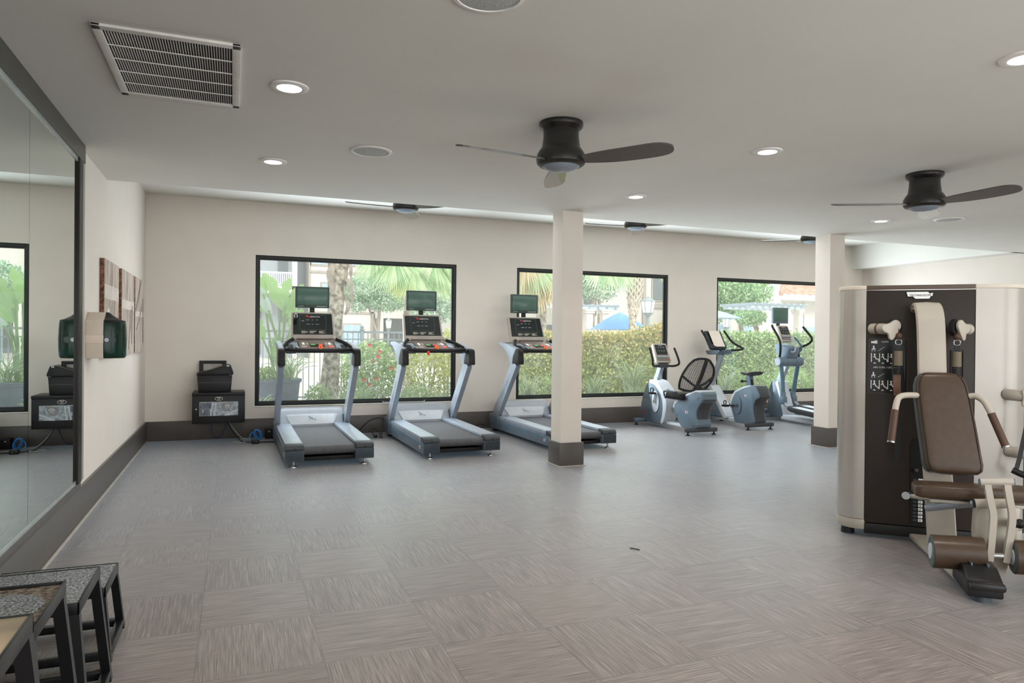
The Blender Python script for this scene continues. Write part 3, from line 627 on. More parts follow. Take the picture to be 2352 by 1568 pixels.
for s in (-1, 1):
    B().tube([(s*0.06, 0.86, 1.175), (s*0.18, 0.70, 1.19), (s*0.245, 0.68, 1.215), (s*0.25, 0.82, 1.26), (s*0.235, 0.95, 1.33), (s*0.225, 1.13, 1.50)], 0.017, 12, 5).done('handlebar', BLACK, u)
pp = thing('sheet_of_paper', 'sheet of pale paper standing on the console of the upright bike', 'paper', (7.37, 9.395, 1.24))
b = B(); b.M = Matrix.Rotation(R(-33), 4, 'X'); b.box(-0.105, 0.105, -0.010, -0.007, -0.005, 0.30); b.M = Matrix.Identity(4)
b.done('paper_page', mat('paper_cream', (214, 204, 192), 0.8), pp)

# ------------------------------------------------------------------ elliptical trainer
e = thing('elliptical_trainer', 'elliptical trainer with swinging arms and small television, half behind the right column', 'elliptical trainer', (8.60, 9.36, 0))
b = B(); b.prism([(0.10, 0.65), (0.02, 0.675), (-0.04, 0.66), (-0.08, 0.52), (-0.20, 0.20), (-0.22, 0.06), (0.20, 0.06), (0.19, 0.25), (0.16, 0.52)], 'x', -0.10, 0.10, 0.015)
fs = b.done('front_shroud', SLATE, e)
B().prism([(-0.03, 0.672), (-0.06, 0.655), (-0.10, 0.52), (-0.22, 0.20), (-0.245, 0.055), (-0.19, 0.055), (-0.16, 0.20), (-0.05, 0.52), (0.0, 0.64)], 'x', -0.104, 0.104, 0.006).done('shroud_band', PALE, fs)
B().prism([(-0.15, 0.07), (-0.2, 0.12), (-0.7, 0.115), (-1.5, 0.10), (-1.5, 0.035), (-0.15, 0.035)], 'x', -0.12, 0.12, 0.014).done('floor_rail', PALE, e)
B().prism([(-0.95, 0.10), (-1.05, 0.24), (-1.25, 0.26), (-1.40, 0.20), (-1.45, 0.05), (-0.95, 0.05)], "x", -0.10, 0.10, 0.02).done("flywheel_shroud", SLATE, e)
b = B(); b.tube([(-0.24, 0.16, 0.13), (-0.24, 0.26, 0.15), (-0.20, 0.29, 0.15), (0.20, 0.29, 0.15), (0.24, 0.26, 0.15), (0.24, 0.16, 0.13)], 0.022, 10, 2)
b.done('transport_bar', SILVER, e)
B().box(-0.26, 0.26, 0.13, 0.21, 0.045, 0.10, 0.014).done('stabilizer', SLATE, e)
for s in (-1, 1): B().cyl((s*0.23, 0.17, 0), (s*0.23, 0.17, 0.05), 0.022).done('levelling_foot', BLACK, e)
B().box(-0.16, 0.16, -1.5, -1.4, 0.0, 0.05, 0.01).done('rear_foot', BLACK, e)
B().bar([(0, 0.06, 0.55), (0, -0.17, 1.02)], 0.07, 0.10, up=(0, 0.6, 0.4)).done('mast', SILVER, e)
B().prism([(0.02, 1.30), (-0.32, 1.235), (-0.27, 1.05), (-0.14, 1.03), (-0.03, 1.12)], 'x', -0.12, 0.12, 0.02).done('neck_shroud', SLATE, e)
b = B(); b.cyl((-0.235, -0.21, 1.0), (0.235, -0.21, 1.0), 0.078, n=28).cyl((-0.245, -0.21, 1.0), (-0.235, -0.21, 1.0), 0.07, 0.078, n=28).cyl((-0.10, -0.21, 1.0), (-0.085, -0.21, 1.0), 0.083, n=28).cyl((0.085, -0.21, 1.0), (0.10, -0.21, 1.0), 0.083, n=28)
rl = b.done('pivot_drum', SLATE, e)
B().cyl((-0.252, -0.21, 1.0), (-0.244, -0.21, 1.0), 0.064, n=28).done('drum_cap', SILVER, rl)
for s, y0, y1 in ((-1, -0.25, -0.27), (1, -0.16, -0.10)):
    x = s*0.185
    B().tube([(x, -0.21, 0.98), (x, y0, 0.75), (x, y1, 0.43)], 0.035, 12).done('swing_link', mat('link_blue_grey', (72, 98, 108), 0.35), e)
    B().cyl((x, y1+0.002, 0.50), (x, y1-0.004, 0.40), 0.045).box(x-0.05, x+0.05, y1-0.055, y1+0.055, 0.30, 0.43, 0.02).done('link_joint', SLATE, e)
    B().tube([(x, y1, 0.34), (x, y1-0.16, 0.25), (x, y1-0.30, 0.22), (x, -1.5, 0.24)], 0.028, 10, 2).done('pedal_arm', SILVER, e)
    b = B(); yy = y1 - 0.18
    b.prism([(yy, 0.24), (yy-0.08, 0.20), (yy-0.66, 0.15), (yy-0.72, 0.19), (yy-0.70, 0.23), (yy-0.12, 0.275), (yy-0.03, 0.30)], 'x', x-0.10, x+0.10, 0.018)
    fp = b.done('foot_pedal', DGREY, e)
    B().prism([(yy-0.10, 0.272), (yy-0.10, 0.280), (yy-0.68, 0.236), (yy-0.68, 0.226)], 'x', x-0.08, x+0.08).done('pedal_tread', PALE, fp)
hb = mat('link_blue_grey', (72, 98, 108), 0.35)
B().tube([(-0.215, -0.21, 1.03), (-0.22, -0.24, 1.20), (-0.225, -0.22, 1.36), (-0.22, -0.06, 1.56), (-0.20, -0.02, 1.60)], 0.019, 12, 5).done('moving_handle', BLACK, e)
B().tube([(0.215, -0.21, 1.03), (0.25, -0.15, 1.20), (0.32, -0.30, 1.30), (0.34, -0.35, 1.38), (0.32, -0.28, 1.48), (0.30, -0.19, 1.58)], 0.019, 12, 5).done('moving_handle', BLACK, e)
B().tube([(0.10, -0.22, 1.12), (0.16, -0.27, 1.17), (0.17, -0.29, 1.26), (0.15, -0.16, 1.40)], 0.017, 12, 5).done('fixed_handle', hb, e)
B().tube([(-0.06, -0.30, 1.16), (-0.02, -0.34, 1.17), (0.01, -0.32, 1.28), (-0.02, -0.26, 1.40)], 0.015, 12, 5).done('bottle_loop', SILVER, e)
CM = Matrix.Translation((0.0, -0.17, 1.335)) @ Matrix.Rotation(R(-26), 4, 'X')
bike_console(e, CM, 0.125, 0.30)
B().bar([(0, 0.06, 1.55), (0, 0.07, 1.66)], 0.05, 0.03, up=(0, 1, 0)).done('monitor_neck', BLACK, e)
b = B(); b.M = Matrix.Translation((0.02, 0.05, 1.77)) @ Matrix.Rotation(R(-6), 4, 'Z'); b.box(-0.15, 0.15, -0.03, 0.02, -0.135, 0.135, 0.008)
mo = b.done('monitor', mat('monitor_shell_grey', (84, 100, 104), 0.35), e)
b = B(); b.M = Matrix.Translation((0.02, 0.05, 1.77)) @ Matrix.Rotation(R(-6), 4, 'Z'); b.box(-0.125, 0.125, -0.034, -0.028, -0.095, 0.115, 0.002).done('monitor_screen', mat('monitor_glass', (70, 96, 86), 0.18, spec=0.6), mo)
# ------------------------------------------------------------------ multi-station strength machine (local y points INTO the tower)
GW = mat('gym_silver_shield', (180, 174, 166), 0.27, metal=0.5, var=0.02)
GP = mat('gym_panel_brown', (40, 33, 28), 0.42, var=0.05)
GC = mat('gym_cream_arm', (168, 160, 148), 0.32, var=0.02)
PADM = mat('gym_pad_vinyl', (68, 53, 41), 0.29, var=0.08, scale=30, bump=0.05)
PADS = mat('gym_pad_side', (70, 80, 80), 0.4)
GRIP = mat('gym_grip_brown', (78, 56, 44), 0.42)
gy = lambda x, g, z: (x, -g, z)
gm = thing('multi_station_gym_tower', 'tall silver and dark brown cable strength machine with padded seat at the right', 'gym machine', (4.256, 3.405, 0), R(-41.64))
def arc(cx, cy, r, a0, a1, n): return [(cx + r*math.cos(R(a0 + (a1-a0)*i/n)), cy + r*math.sin(R(a0 + (a1-a0)*i/n))) for i in range(n + 1)]
# tower plan in (x, y): front face at y=0, depth to +y
def shell(name, pts, z0, z1, m, th=0.012, bev=0.0):
    inner = []
    n = len(pts)
    for i in range(n):
        a = Vector(pts[max(i-1, 0)]); c = Vector(pts[min(i+1, n-1)]); d = (c - a).normalized(); inner.append((pts[i][0] - d.y*th, pts[i][1] + d.x*th))
    return B().prism(list(pts) + inner[::-1], 'z', z0, z1, bev).done(name, m, gm, ang=30)
left = [(-0.282, 0.0)] + [(x, y) for x, y in arc(-0.305, 0.135, 0.135, -90, -180, 12)] + [(-0.43, 0.30)]
left = left[::-1]
right = [(0.365, 0.0)] + [(x, y) for x, y in arc(0.475, 0.24, 0.24, -90, -38, 10)]
ex, ey = right[-1]; du, dv = math.cos(R(52)), math.sin(R(52))
for nm, pts in (('left_shield', left), ('right_shield', right)):
    sh = shell(nm, pts, 0.125, 1.702, GW, 0.014)
    B().prism(list(pts) + [(p[0]*0.97+0.001, p[1]+0.012) for p in pts][::-1], 'z', 1.704, 1.732, 0.003).done('shield_cap', mat('gym_cap_cream', (196, 186, 172), 0.35), sh, 30)
    B().prism(list(pts) + [(p[0]*0.97+0.001, p[1]+0.012) for p in pts][::-1], 'z', 0.055, 0.122, 0.003).done('shield_skirt', GC, sh, 30)
B().box(-0.280, 0.363, 0.003, 0.02, 0.105, 1.698, 0.002).done('front_panel', GP, gm)
B().box(-0.280, 0.363, -0.001, 0.03, 1.704, 1.732, 0.003).done('panel_cap', mat('gym_cap_brown', (84, 70, 60), 0.4), gm)
b = B(); b.box(-0.280, 0.363, 0.0, 0.02, 0.03, 0.10, 0.003); b.done('panel_skirt', BLACK, gm)
b = B(); b.box(-0.34, ex-0.02, 0.16, 0.7, 0.06, 1.70); b.done('tower_core', BLACKM, gm)
# next panel around the corner
B().prism([(ex+0.002, ey+0.004), (ex+0.002+du*0.62, ey+0.004+dv*0.62), (ex-0.02+du*0.62, ey+0.02+dv*0.62), (ex-0.02, ey+0.02)], 'z', 0.10, 1.70).done('side_panel', GP, gm)
B().prism([(ex+0.002, ey+0.002), (ex+0.002+du*0.62, ey+0.002+dv*0.62), (ex-0.02+du*0.62, ey+0.02+dv*0.62), (ex-0.02, ey+0.02)], 'z', 1.704, 1.732).done('side_panel_cap', mat('gym_cap_brown', (84, 70, 60), 0.4), gm)
for x, y in ((-0.37, 0.12), (0.5, 0.2)): B().cyl((x, y, 0), (x, y, 0.06), 0.045, 0.04).done('tower_foot', BLACK, gm)
# brand plate
b = B(); b.prism([(-0.045, 1.688), (0.09, 1.688), (0.10, 1.676), (0.122, 1.684), (0.118, 1.652), (0.108, 1.652), (0.10, 1.635), (0.01, 1.635), (-0.005, 1.650), (-0.035, 1.650)], 'y', -0.005, 0.004); bp = b.done('brand_plate', BLACK, gm)
b = B(); b.prism([(-0.040, 1.684), (0.088, 1.684), (0.097, 1.672), (0.117, 1.678), (0.113, 1.656), (0.104, 1.656), (0.096, 1.639), (0.013, 1.639), (-0.001, 1.654), (-0.031, 1.654)], 'y', -0.007, -0.004); b.done('brand_face', LETTER, bp)
text('brand_name', 'TECHNOGYM', 0.0205, at(0.041, -0.0075, 1.661) @ FACE, BLACK, bp)
# placard with exercise pictograms
def rrect(x0, x1, z0, z1, r=0.015):
    o = []
    for cx, cz, a in ((x1-r, z1-r, 0), (x0+r, z1-r, 90), (x0+r, z0+r, 180), (x1-r, z0+r, 270)):
        for k in range(5): t = R(a + 22.5*k); o.append((cx + r*math.cos(t), cz + r*math.sin(t)))
    return o
B().prism(rrect(-0.266, -0.026, 0.992, 1.370), 'y', -0.002, 0.004).done('placard_rim', GRIP, gm)
pl = B().prism(rrect(-0.262, -0.030, 0.997, 1.366), 'y', -0.004, 0.004).done('instruction_placard', mat('placard_black', (22, 26, 27), 0.3), gm)
text('placard_heading', 'CORE', 0.017, at(-0.165, -0.0045, 1.347) @ FACE, LETTER, pl)
text('placard_heading', 'LEG CURL / LEG EXT', 0.0165, at(-0.160, -0.0045, 1.172) @ FACE, LETTER, pl)
B().box(-0.250, -0.232, -0.0048, -0.004, 1.337, 1.351).box(-0.2315, -0.212, -0.0048, -0.004, 1.335, 1.356).done('pictogram', LETTER, pl)
def fig(x, z, k, bend):
    b = B()
    b.sph((x+0.012*k, -0.0045, z+0.026*k), 0.006*k, 0.0005, 0.006*k, 8, 5)
    def stroke(*p): b.bar([(q[0]*k+x, -0.0046, q[1]*k+z) for q in p], 0.001, 0.006*k, up=(0.3, 0, 0.9))
    stroke((0.012, 0.018), (0.020, -0.004)); stroke((0.020, -0.004), (0.036, -0.006 if bend else -0.016)); stroke((0.036, -0.006 if bend else -0.016), (0.040, -0.024)); stroke((0.012, 0.014), (0.004, 0.002 + 0.006*bend))
    b.box(x-0.010*k, x-0.005*k, -0.0048, -0.004, z-0.025*k, z+0.035*k); b.box(x+0.006*k, x+0.020*k, -0.0048, -0.004, z-0.036*k, z-0.030*k)
    b.done('pictogram', LETTER, pl)
for z, bd in ((1.234, 1), (1.050, 0)):
    for x in (-0.240, -0.190, -0.138): fig(x, z, 1.0, bd)
for z in (1.298, 1.118):
    b = B(); b.box(-0.246, -0.222, -0.0048, -0.004, z-0.004, z+0.002).box(-0.238, -0.230, -0.0048, -0.004, z, z+0.022).box(-0.246, -0.241, -0.0048, -0.004, z-0.016, z-0.009).box(-0.229, -0.224, -0.0048, -0.004, z-0.016, z-0.009)
    for k in range(4): b.box(-0.205+0.010*k, -0.199+0.010*k, -0.0048, -0.004, z-0.012+0.007*k, z-0.008+0.007*k)
    b.done('pictogram', LETTER, pl)
# weight stack slot
sl = B().prism(rrect(-0.002, 0.090, 0.105, 0.70, 0.04), 'y', -0.003, 0.004).done('weight_stack_slot', BLACKM, gm)
for i in range(12):
    z = 0.421 - i*0.0247
    pt = B().box(0.044, 0.070, -0.008, -0.002, z-0.0085, z+0.0085, 0.001).done('weight_plate_tag', LETTER, sl)
    text('weight_number', str(5 + 5*i), 0.013, at(0.057, -0.0085, z) @ FACE, BLACK, pt)
b = B()
for i in range(12): z = 0.421 - i*0.0247; b.box(0.014, 0.036, -0.006, -0.002, z-0.006, z+0.006); 
b.done('selector_holes', DGREY, sl)
b = B(); b.lathe([(0.001, 0.03), (0.012, 0.03), (0.018, 0.02), (0.018, 0.008), (0.008, 0), (0.001, 0)], 20); b.bm.transform(Matrix.Translation((0.03, -0.004, 0.489)) @ Matrix.Rotation(PI/2, 4, 'X')); b.done('selector_pin', CHROME, sl)
# long curved column carrying the back pad
path = [gy(0.062, -0.004, 1.575), gy(0.062, 0.07, 1.590), gy(0.064, 0.13, 1.578), gy(0.066, 0.175, 1.53), gy(0.068, 0.20, 1.45), gy(0.070, 0.22, 1.30), gy(0.074, 0.25, 1.0), gy(0.085, 0.29, 0.7), gy(0.10, 0.33, 0.4), gy(0.115, 0.37, 0.055)]
prof = [(p.y, p.x) for p in sm([(-0.072, -0.012, 0), (-0.062, -0.032, 0), (0.062, -0.032, 0), (0.072, -0.012, 0), (0.072, 0.018, 0), (-0.072, 0.018, 0)], 2, True)]
B().sweep(sm(path, 3), prof, up=(1, 0, 0)).done('curved_column', GC, gm, 40)
# cable pulleys with covers and hanging handles
def pulley(x0, x1, s, full):
    t = B().tube([gy(x0, -0.005, 1.435), gy(x0+0.04*s, 0.05, 1.435), gy(x1, 0.12, 1.433)], 0.037, 18, 2).done('pulley_arm', GC, gm)
    B().tube([gy(x0+0.032*s, 0.040, 1.435), gy(x0+0.04*s, 0.05, 1.435)], 0.0385, 18).done('arm_ring', GRIP, t)
    o = [(0.000, 0.050), (0.030, 0.036), (0.036, 0.010), (0.018, -0.018), (-0.002, -0.046), (-0.022, -0.066), (-0.040, -0.058), (-0.050, -0.030), (-0.078, -0.020), (-0.092, 0.0), (-0.080, 0.022), (-0.040, 0.030)]
    b = B(); b.prism([(p.x*s*1.05, p.y*1.15) for p in sm([(x, z, 0) for x, z in o], 3, True)], 'y', -0.022, -0.004, 0.006)
    rot = Matrix.Translation(gy(x1, 0.145, 1.435)) @ Matrix.Rotation(R(28 if s > 0 else 52), 4, 'Z') if s > 0 else Matrix.Translation(gy(x1, 0.145, 1.435)) @ Matrix.Rotation(R(48), 4, 'Z')
    b.bm.transform(rot); b.done('pulley_cover', GC, t)
    b = B(); b.cyl((0.008*s, 0.0, 0.008), (0.008*s, 0.03, 0.008), 0.055, n=28); b.bm.transform(rot); b.done('pulley_wheel', BLACK, t)
    b = B(); b.prism([(p.x*s, p.y*1.1) for p in sm([(x*0.9+0.012, z*0.9, 0) for x, z in o[:5] + o[10:]], 3, True)], 'y', 0.032, 0.042, 0.004); b.bm.transform(rot); b.done('pulley_backplate', GC, t)
    px = x1 + (0.03 if s > 0 else 0.01)
    hx = -0.107 if s > 0 else 0.226
    g = 0.155
    bl = B().sph(gy(hx, g, 1.386), 0.023).cyl(gy(hx, g, 1.385), gy(hx, g, 1.435), 0.003, n=8).done('cable_stop', GRIP, gm)
    b = B(); b.tube([gy(hx-0.018, g, 1.352), gy(hx-0.013, g, 1.332), gy(hx+0.013, g, 1.332), gy(hx+0.018, g, 1.352), gy(hx+0.010, g, 1.362), gy(hx-0.010, g, 1.362)], 0.004, 8, 3, cyc=True).done('carabiner', CHROME, bl)
    h = B().box(hx-0.016, hx+0.016, -g-0.003, -g+0.003, 1.288, 1.345).box(hx-0.036, hx-0.031, -g-0.012, -g+0.012, 1.10, 1.300).box(hx+0.031, hx+0.036, -g-0.012, -g+0.012, 1.10, 1.300).box(hx-0.036, hx+0.036, -g-0.012, -g+0.012, 1.286, 1.292).done('strap_handle', BLACK, gm)
    B().cyl(gy(hx-0.002, g, 1.288), gy(hx-0.002, g, 1.192), 0.029, n=20).done('foam_grip', mat('foam_grip_olive', (104, 94, 78), 0.6), h)
    b = B()
    for k in range(4): b.cyl(gy(hx-0.004, g, 1.188-0.014*k), gy(hx-0.004, g, 1.178-0.014*k), 0.029, n=20)
    b.done('strap_rings', BLACK, h)
    if full:
        B().bar([gy(hx-0.006, g, 1.132), gy(hx-0.008, g+0.006, 1.07), gy(hx-0.002, g, 0.995)], 0.045, 0.006, up=(0, 1, 0)).done('leather_tail', mat('leather_strap_brown', (104, 70, 50), 0.4), h)
        B().bar([gy(hx+0.002, g-0.01, 1.05), gy(hx+0.006, g-0.02, 0.85), gy(hx+0.004, g-0.02, 0.56)], 0.036, 0.006, up=(0, 1, 0)).done('ankle_strap', BLACK, h)
pulley(-0.243, -0.135, 1, True)
pulley(0.325, 0.236, -1, False)
# back pad
def pad_ring(cx, hw, g, z, th, nrm):
    o = []
    for k in range(24):
        a = 2*PI*k/24; ca, sa = math.cos(a), math.sin(a)
        e = 0.32
        px = hw * (abs(ca)**e) * (1 if ca > 0 else -1); py = th/2 * (abs(sa)**e) * (1 if sa > 0 else -1)
        o.append(Vector(gy(cx + px, g + py*nrm[0], z - py*nrm[1])))
    return o
rings = []; N = (0.96, -0.25)
for v, k, tk in ((0.0, 0.45, 0.45), (0.012, 0.80, 0.8), (0.04, 0.95, 1), (0.10, 1.01, 1), (0.25, 1.0, 1), (0.5, 0.99, 1), (0.75, 0.96, 1), (0.88, 0.90, 1), (0.95, 0.80, 0.97), (0.985, 0.66, 0.85), (1.0, 0.45, 0.5)):
    z = 0.548 + 0.606*v; rings.append(pad_ring(0.155 - 0.062*v, 0.150*k, 0.47 - 0.15*v, z, 0.085*tk, N))
bp = B().loft(rings).done('back_pad', PADM, gm, 50)
rings2 = [[p + Vector((0, 0.030, -0.004)) for p in r] for r in rings[1:-1]]
c0 = []
for r in rings2:
    c = sum((p for p in r), Vector()) / len(r); c0.append([c + Vector(((p.x-c.x)*1.012 - 0.010, (p.y-c.y)*0.66, p.z-c.z)) for p in r])
B().loft(c0).done('pad_shell', PADS, bp, 50)
pip = [r[k] for k, rr in ((9, rings[1:-1]),) for r in rr] + [r[3] for r in rings[1:-1]][::-1]
B().tube([(p.x, p.y, p.z) for p in pip], 0.0035, 6, cyc=True).done('pad_piping', mat('pad_piping_dark', (34, 28, 26), 0.5), bp)
for nm, pts, grip in (('left', [(0.0, 0.37, 1.012), (-0.09, 0.385, 1.014), (-0.140, 0.41, 1.000), (-0.160, 0.44, 0.955), (-0.168, 0.455, 0.920)], [(-0.168, 0.455, 0.925), (-0.194, 0.50, 0.735)]),
                      ('right', [(0.22, 0.37, 1.012), (0.272, 0.385, 1.022), (0.308, 0.42, 1.000), (0.328, 0.44, 0.960), (0.343, 0.455, 0.922)], [(0.341, 0.455, 0.926), (0.404, 0.50, 0.742)])):
    h = B().tube([gy(*p) for p in pts], 0.0185, 14, 4).done('press_handle', GC, gm)
    B().tube([gy(*p) for p in grip], 0.0215, 16).done('handle_grip', GRIP, h)
    e = Vector(gy(*grip[1])); d = (e - Vector(gy(*grip[0]))).normalized(); B().cyl(e, e + d*0.010, 0.024, n=18).done('grip_cap', CHROME, h)
# seat
b = B(); rings = []
for x, k in ((-0.098, 0.55), (-0.088, 0.86), (-0.06, 1.0), (0.2, 1.0), (0.46, 1.0), (0.49, 0.85), (0.50, 0.55)):
    rings.append([(x, -0.635 + 0.095*k*(abs(math.cos(a))**0.4)*(1 if math.cos(a) > 0 else -1), 0.478 + (x+0.1)*0.02 + 0.040*k*(abs(math.sin(a))**0.4)*(1 if math.sin(a) > 0 else -1)) for a in [2*PI*i/28 for i in range(28)]])
b.loft(rings); st = b.done('seat_pad', PADM, gm, 50)
B().box(-0.02, 0.48, -0.70, -0.44, 0.418, 0.436, 0.004).done('seat_plate', GC, st)
B().tube([gy(0.04, 0.36, 0.372), gy(-0.06, 0.36, 0.378), gy(-0.085, 0.36, 0.384)], 0.014, 12).done('adjust_lever', GC, gm)
B().cyl(gy(-0.078, 0.34, 0.384), gy(-0.094, 0.40, 0.386), 0.026, 0.024, n=20).done('adjust_knob', CHROME, gm)
B().tube([gy(0.03, 0.38, 0.318), gy(0.11, 0.52, 0.37), gy(0.20, 0.70, 0.432)], 0.024, 14).done('brace_tube', SILVER, gm)
# leg developer
B().prism([(0.19, 0.40), (0.185, 0.28), (0.205, 0.055), (0.33, 0.055), (0.385, 0.28), (0.40, 0.44), (0.21, 0.44)], 'y', -0.80, -0.70, 0.012).done('developer_post', GC, gm)
B().cyl(gy(0.175, 0.82, 0.452), gy(0.325, 0.82, 0.466), 0.026, n=20).done('pivot_tube', GC, gm)
B().cyl(gy(0.170, 0.82, 0.452), gy(0.178, 0.82, 0.452), 0.022, n=20).done('pivot_cap', BLACK, gm)
pv = B().cyl(gy(0.180, 0.90, 0.588), gy(0.332, 0.90, 0.600), 0.020, n=20).done('roller_pivot', GC, gm)
B().cyl(gy(0.175, 0.90, 0.588), gy(0.182, 0.90, 0.588), 0.019, n=18).cyl(gy(0.331, 0.90, 0.600), gy(0.338, 0.90, 0.600), 0.019, n=18).done('pivot_end_caps', SLATE, pv)
for pts in ([(0.213, 0.90, 0.578), (0.225, 0.905, 0.50), (0.240, 0.905, 0.42), (0.238, 0.905, 0.34), (0.228, 0.90, 0.165)], [(0.303, 0.90, 0.588), (0.314, 0.905, 0.51), (0.327, 0.905, 0.43), (0.324, 0.905, 0.35), (0.303, 0.90, 0.165)]):
    B().bar(sm([gy(*p) for p in pts], 4), 0.032, 0.032, up=(0, 1, 0)).done('roller_arm', GC, gm)
B().bar([gy(0.225, 0.86, 0.53), gy(0.255, 0.83, 0.46), gy(0.275, 0.82, 0.45)], 0.03, 0.02, up=(0, 1, 0)).done('developer_link', GC, gm)
def roller(x0, x1, z0, z1, g):
    dz = (z1 - z0)
    r = B().cyl(gy(x0, g, z0), gy(x1, g, z1), 0.090, n=36).done('leg_roller', PADM, gm, 40)
    B().cyl(gy(x0-0.006, g, z0), gy(x0+0.001, g, z0), 0.082, 0.090, n=36).done('roller_end', PADS, r)
    B().cyl(gy(x0-0.012, g, z0), gy(x0-0.004, g, z0), 0.042, 0.046, n=28).done('roller_hub', PALE, r)
roller(-0.045, 0.200, 0.186, 0.196, 0.90); roller(0.338, 0.57, 0.198, 0.206, 0.90)
B().cyl(gy(0.19, 0.90, 0.19), gy(0.34, 0.90, 0.20), 0.016, n=14).done('roller_axle', CHROME, gm)
B().cyl(gy(0.33, 0.84, 0.36), gy(0.375, 0.84, 0.365), 0.022, n=16).sph(gy(0.382, 0.84, 0.365), 0.026).done('developer_knob', BLACK, gm)
# base beam and front housing
B().prism([(-0.01, 0.05), (0.18, 0.05), (0.20, -0.80), (0.215, -0.98), (0.09, -1.0), (0.05, -0.55)], 'z', 0.018, 0.055, 0.012).done('base_beam', GC, gm)
hs = B().prism([(-0.82, 0.03), (-0.82, 0.10), (-0.90, 0.165), (-1.03, 0.160), (-1.13, 0.115), (-1.14, 0.03)], 'x', 0.070, 0.235, 0.012).done('front_housing', BLACK, gm)
B().box(0.078, 0.240, -1.165, -1.06, 0.072, 0.112, 0.014).done('bumper', mat('bumper_black', (32, 30, 30), 0.25), hs)
B().box(0.115, 0.122, -1.02, -0.90, 0.160, 0.172).box(0.190, 0.197, -1.02, -0.90, 0.160, 0.172).done('housing_ribs', SLATE, hs)
B().cyl(gy(0.15, 1.08, 0), gy(0.15, 1.08, 0.035), 0.045, 0.038, n=24).done('front_foot', DGREY, gm)
# second station, mostly outside the frame
a2 = Vector((du, dv)); n2 = Vector((dv, -du))
def q(u, w, z): p = Vector((ex, ey)) + a2*u + n2*w; return (p.x, p.y, z)
t = B().tube([(0.545, 0.012, 1.013), (0.575, -0.03, 1.012), (0.63, -0.06, 1.008)], 0.036, 16, 2).done('side_pulley_arm', GC, gm)
B().prism([(p.x, p.y) for p in sm([(0.60, 1.05, 0), (0.64, 1.06, 0), (0.665, 1.02, 0), (0.65, 0.975, 0), (0.625, 0.94, 0), (0.60, 0.955, 0), (0.605, 1.0, 0)], 3, True)], 'y', -0.095, -0.075, 0.005).done('side_pulley_cover', GC, t)
B().tube([(0.56, 0.02, 0.645), (0.60, -0.02, 0.643), (0.72, -0.06, 0.638)], 0.036, 16, 2).done('side_pulley_arm', GC, gm)
B().bar([(0.64, -0.09, 0.92), (0.615, -0.10, 0.78), (0.585, -0.11, 0.62), (0.565, -0.12, 0.545)], 0.024, 0.006, up=(0, 1, 0)).done('hanging_strap', BLACK, gm)
B().tube([(0.545, -0.12, 0.545), (0.60, -0.13, 0.52), (0.68, -0.13, 0.50)], 0.020, 12, 3).done('strap_bar', BLACK, gm)

# ------------------------------------------------------------------ plyometric boxes by the mirror
STEEL = mat('plyo_black_steel', (17, 18, 20), 0.3, spec=0.5)
RUB = mat('plyo_rubber_grey', (88, 92, 92), 0.85, var=0.45, scale=130, bump=0.5, col2=(168, 172, 170))
WORN = mat('plyo_worn_brown', (92, 78, 66), 0.85, var=0.35, scale=60, bump=0.5, col2=(150, 136, 120))
WOOD = mat('plyo_bare_plywood', (142, 132, 108), 0.45, var=0.12, scale=5, col2=(214, 186, 152))
def plyo(x0, x1, y0, y1, h, top, label, torn=False):
    t = thing('plyo_box', label, 'plyo box', ((x0+x1)/2, (y0+y1)/2, 0), 0, 'steel plyometric jump boxes')
    w, d = (x1-x0)/2, (y1-y0)/2; k = 0.035 + 0.085*h; s = 0.032
    b = B()
    b.box(-w, w, -d, -d+0.006, h-0.040, h, 0.001).box(-w, w, d-0.006, d, h-0.040, h, 0.001).box(-w, -w+0.006, -d, d, h-0.040, h, 0.001).box(w-0.006, w, -d, d, h-0.040, h, 0.001)
    b.done('top_frame', STEEL, t)
    b = B()
    if torn:
        b.prism([(-w+0.007, -d+0.007), (w-0.03, -d+0.007), (w-0.035, -d+0.10), (w-0.015, -d+0.2), (w-0.02, d-0.16), (w-0.055, d-0.10), (w-0.11, d-0.075), (w-0.16, d-0.085), (w-0.2, d-0.05), (w-0.3, d-0.03), (-w+0.007, d-0.007)], 'z', h-0.012, h-0.001)
    else: b.box(-w+0.007, w-0.007, -d+0.007, d-0.007, h-0.012, h-0.002, 0.002)
    b.done('rubber_top', top, t)
    if torn: B().box(-w+0.007, w-0.007, -d+0.007, d-0.007, h-0.03, h-0.009).done('top_board', WORN, t)
    for sx in (-1, 1):
        for sy in (-1, 1):
            B().bar([(sx*(w-s/2-0.001), sy*(d-s/2-0.001), h-0.035), (sx*(w+k-s/2-0.035), sy*(d+k-s/2-0.035), 0.0)], s, s, up=(0, 1, 0)).done('leg', STEEL, t)
    W2, D2 = w + k - 0.038, d + k - 0.038
    for sy in (-1, 1): B().box(-W2+0.02, W2-0.02, sy*(D2-s/2)-s/2, sy*(D2-s/2)+s/2, 0.014, 0.046, 0.002).done('bottom_bar', STEEL, t)
    for sx in (-1, 1): B().box(sx*(W2-s/2)-s/2, sx*(W2-s/2)+s/2, -D2+0.02, D2-0.02, 0.014, 0.046, 0.002).done('bottom_bar', STEEL, t)
    return t
plyo(-0.93, -0.482, 3.30, 3.65, 0.305, RUB, 'lowest plyo box, farthest of the row along the mirror')
plyo(-0.94, -0.470, 2.693, 3.092, 0.457, RUB, 'knee-high plyo box with even grey rubber top, second from the far end')
plyo(-0.94, -0.462, 2.075, 2.448, 0.61, RUB, 'plyo box with a torn rubber top showing a brown edge', True)
plyo(-0.92, -0.387, 1.36, 1.741, 0.762, WOOD, 'tallest, nearest plyo box with a bare worn tan top')

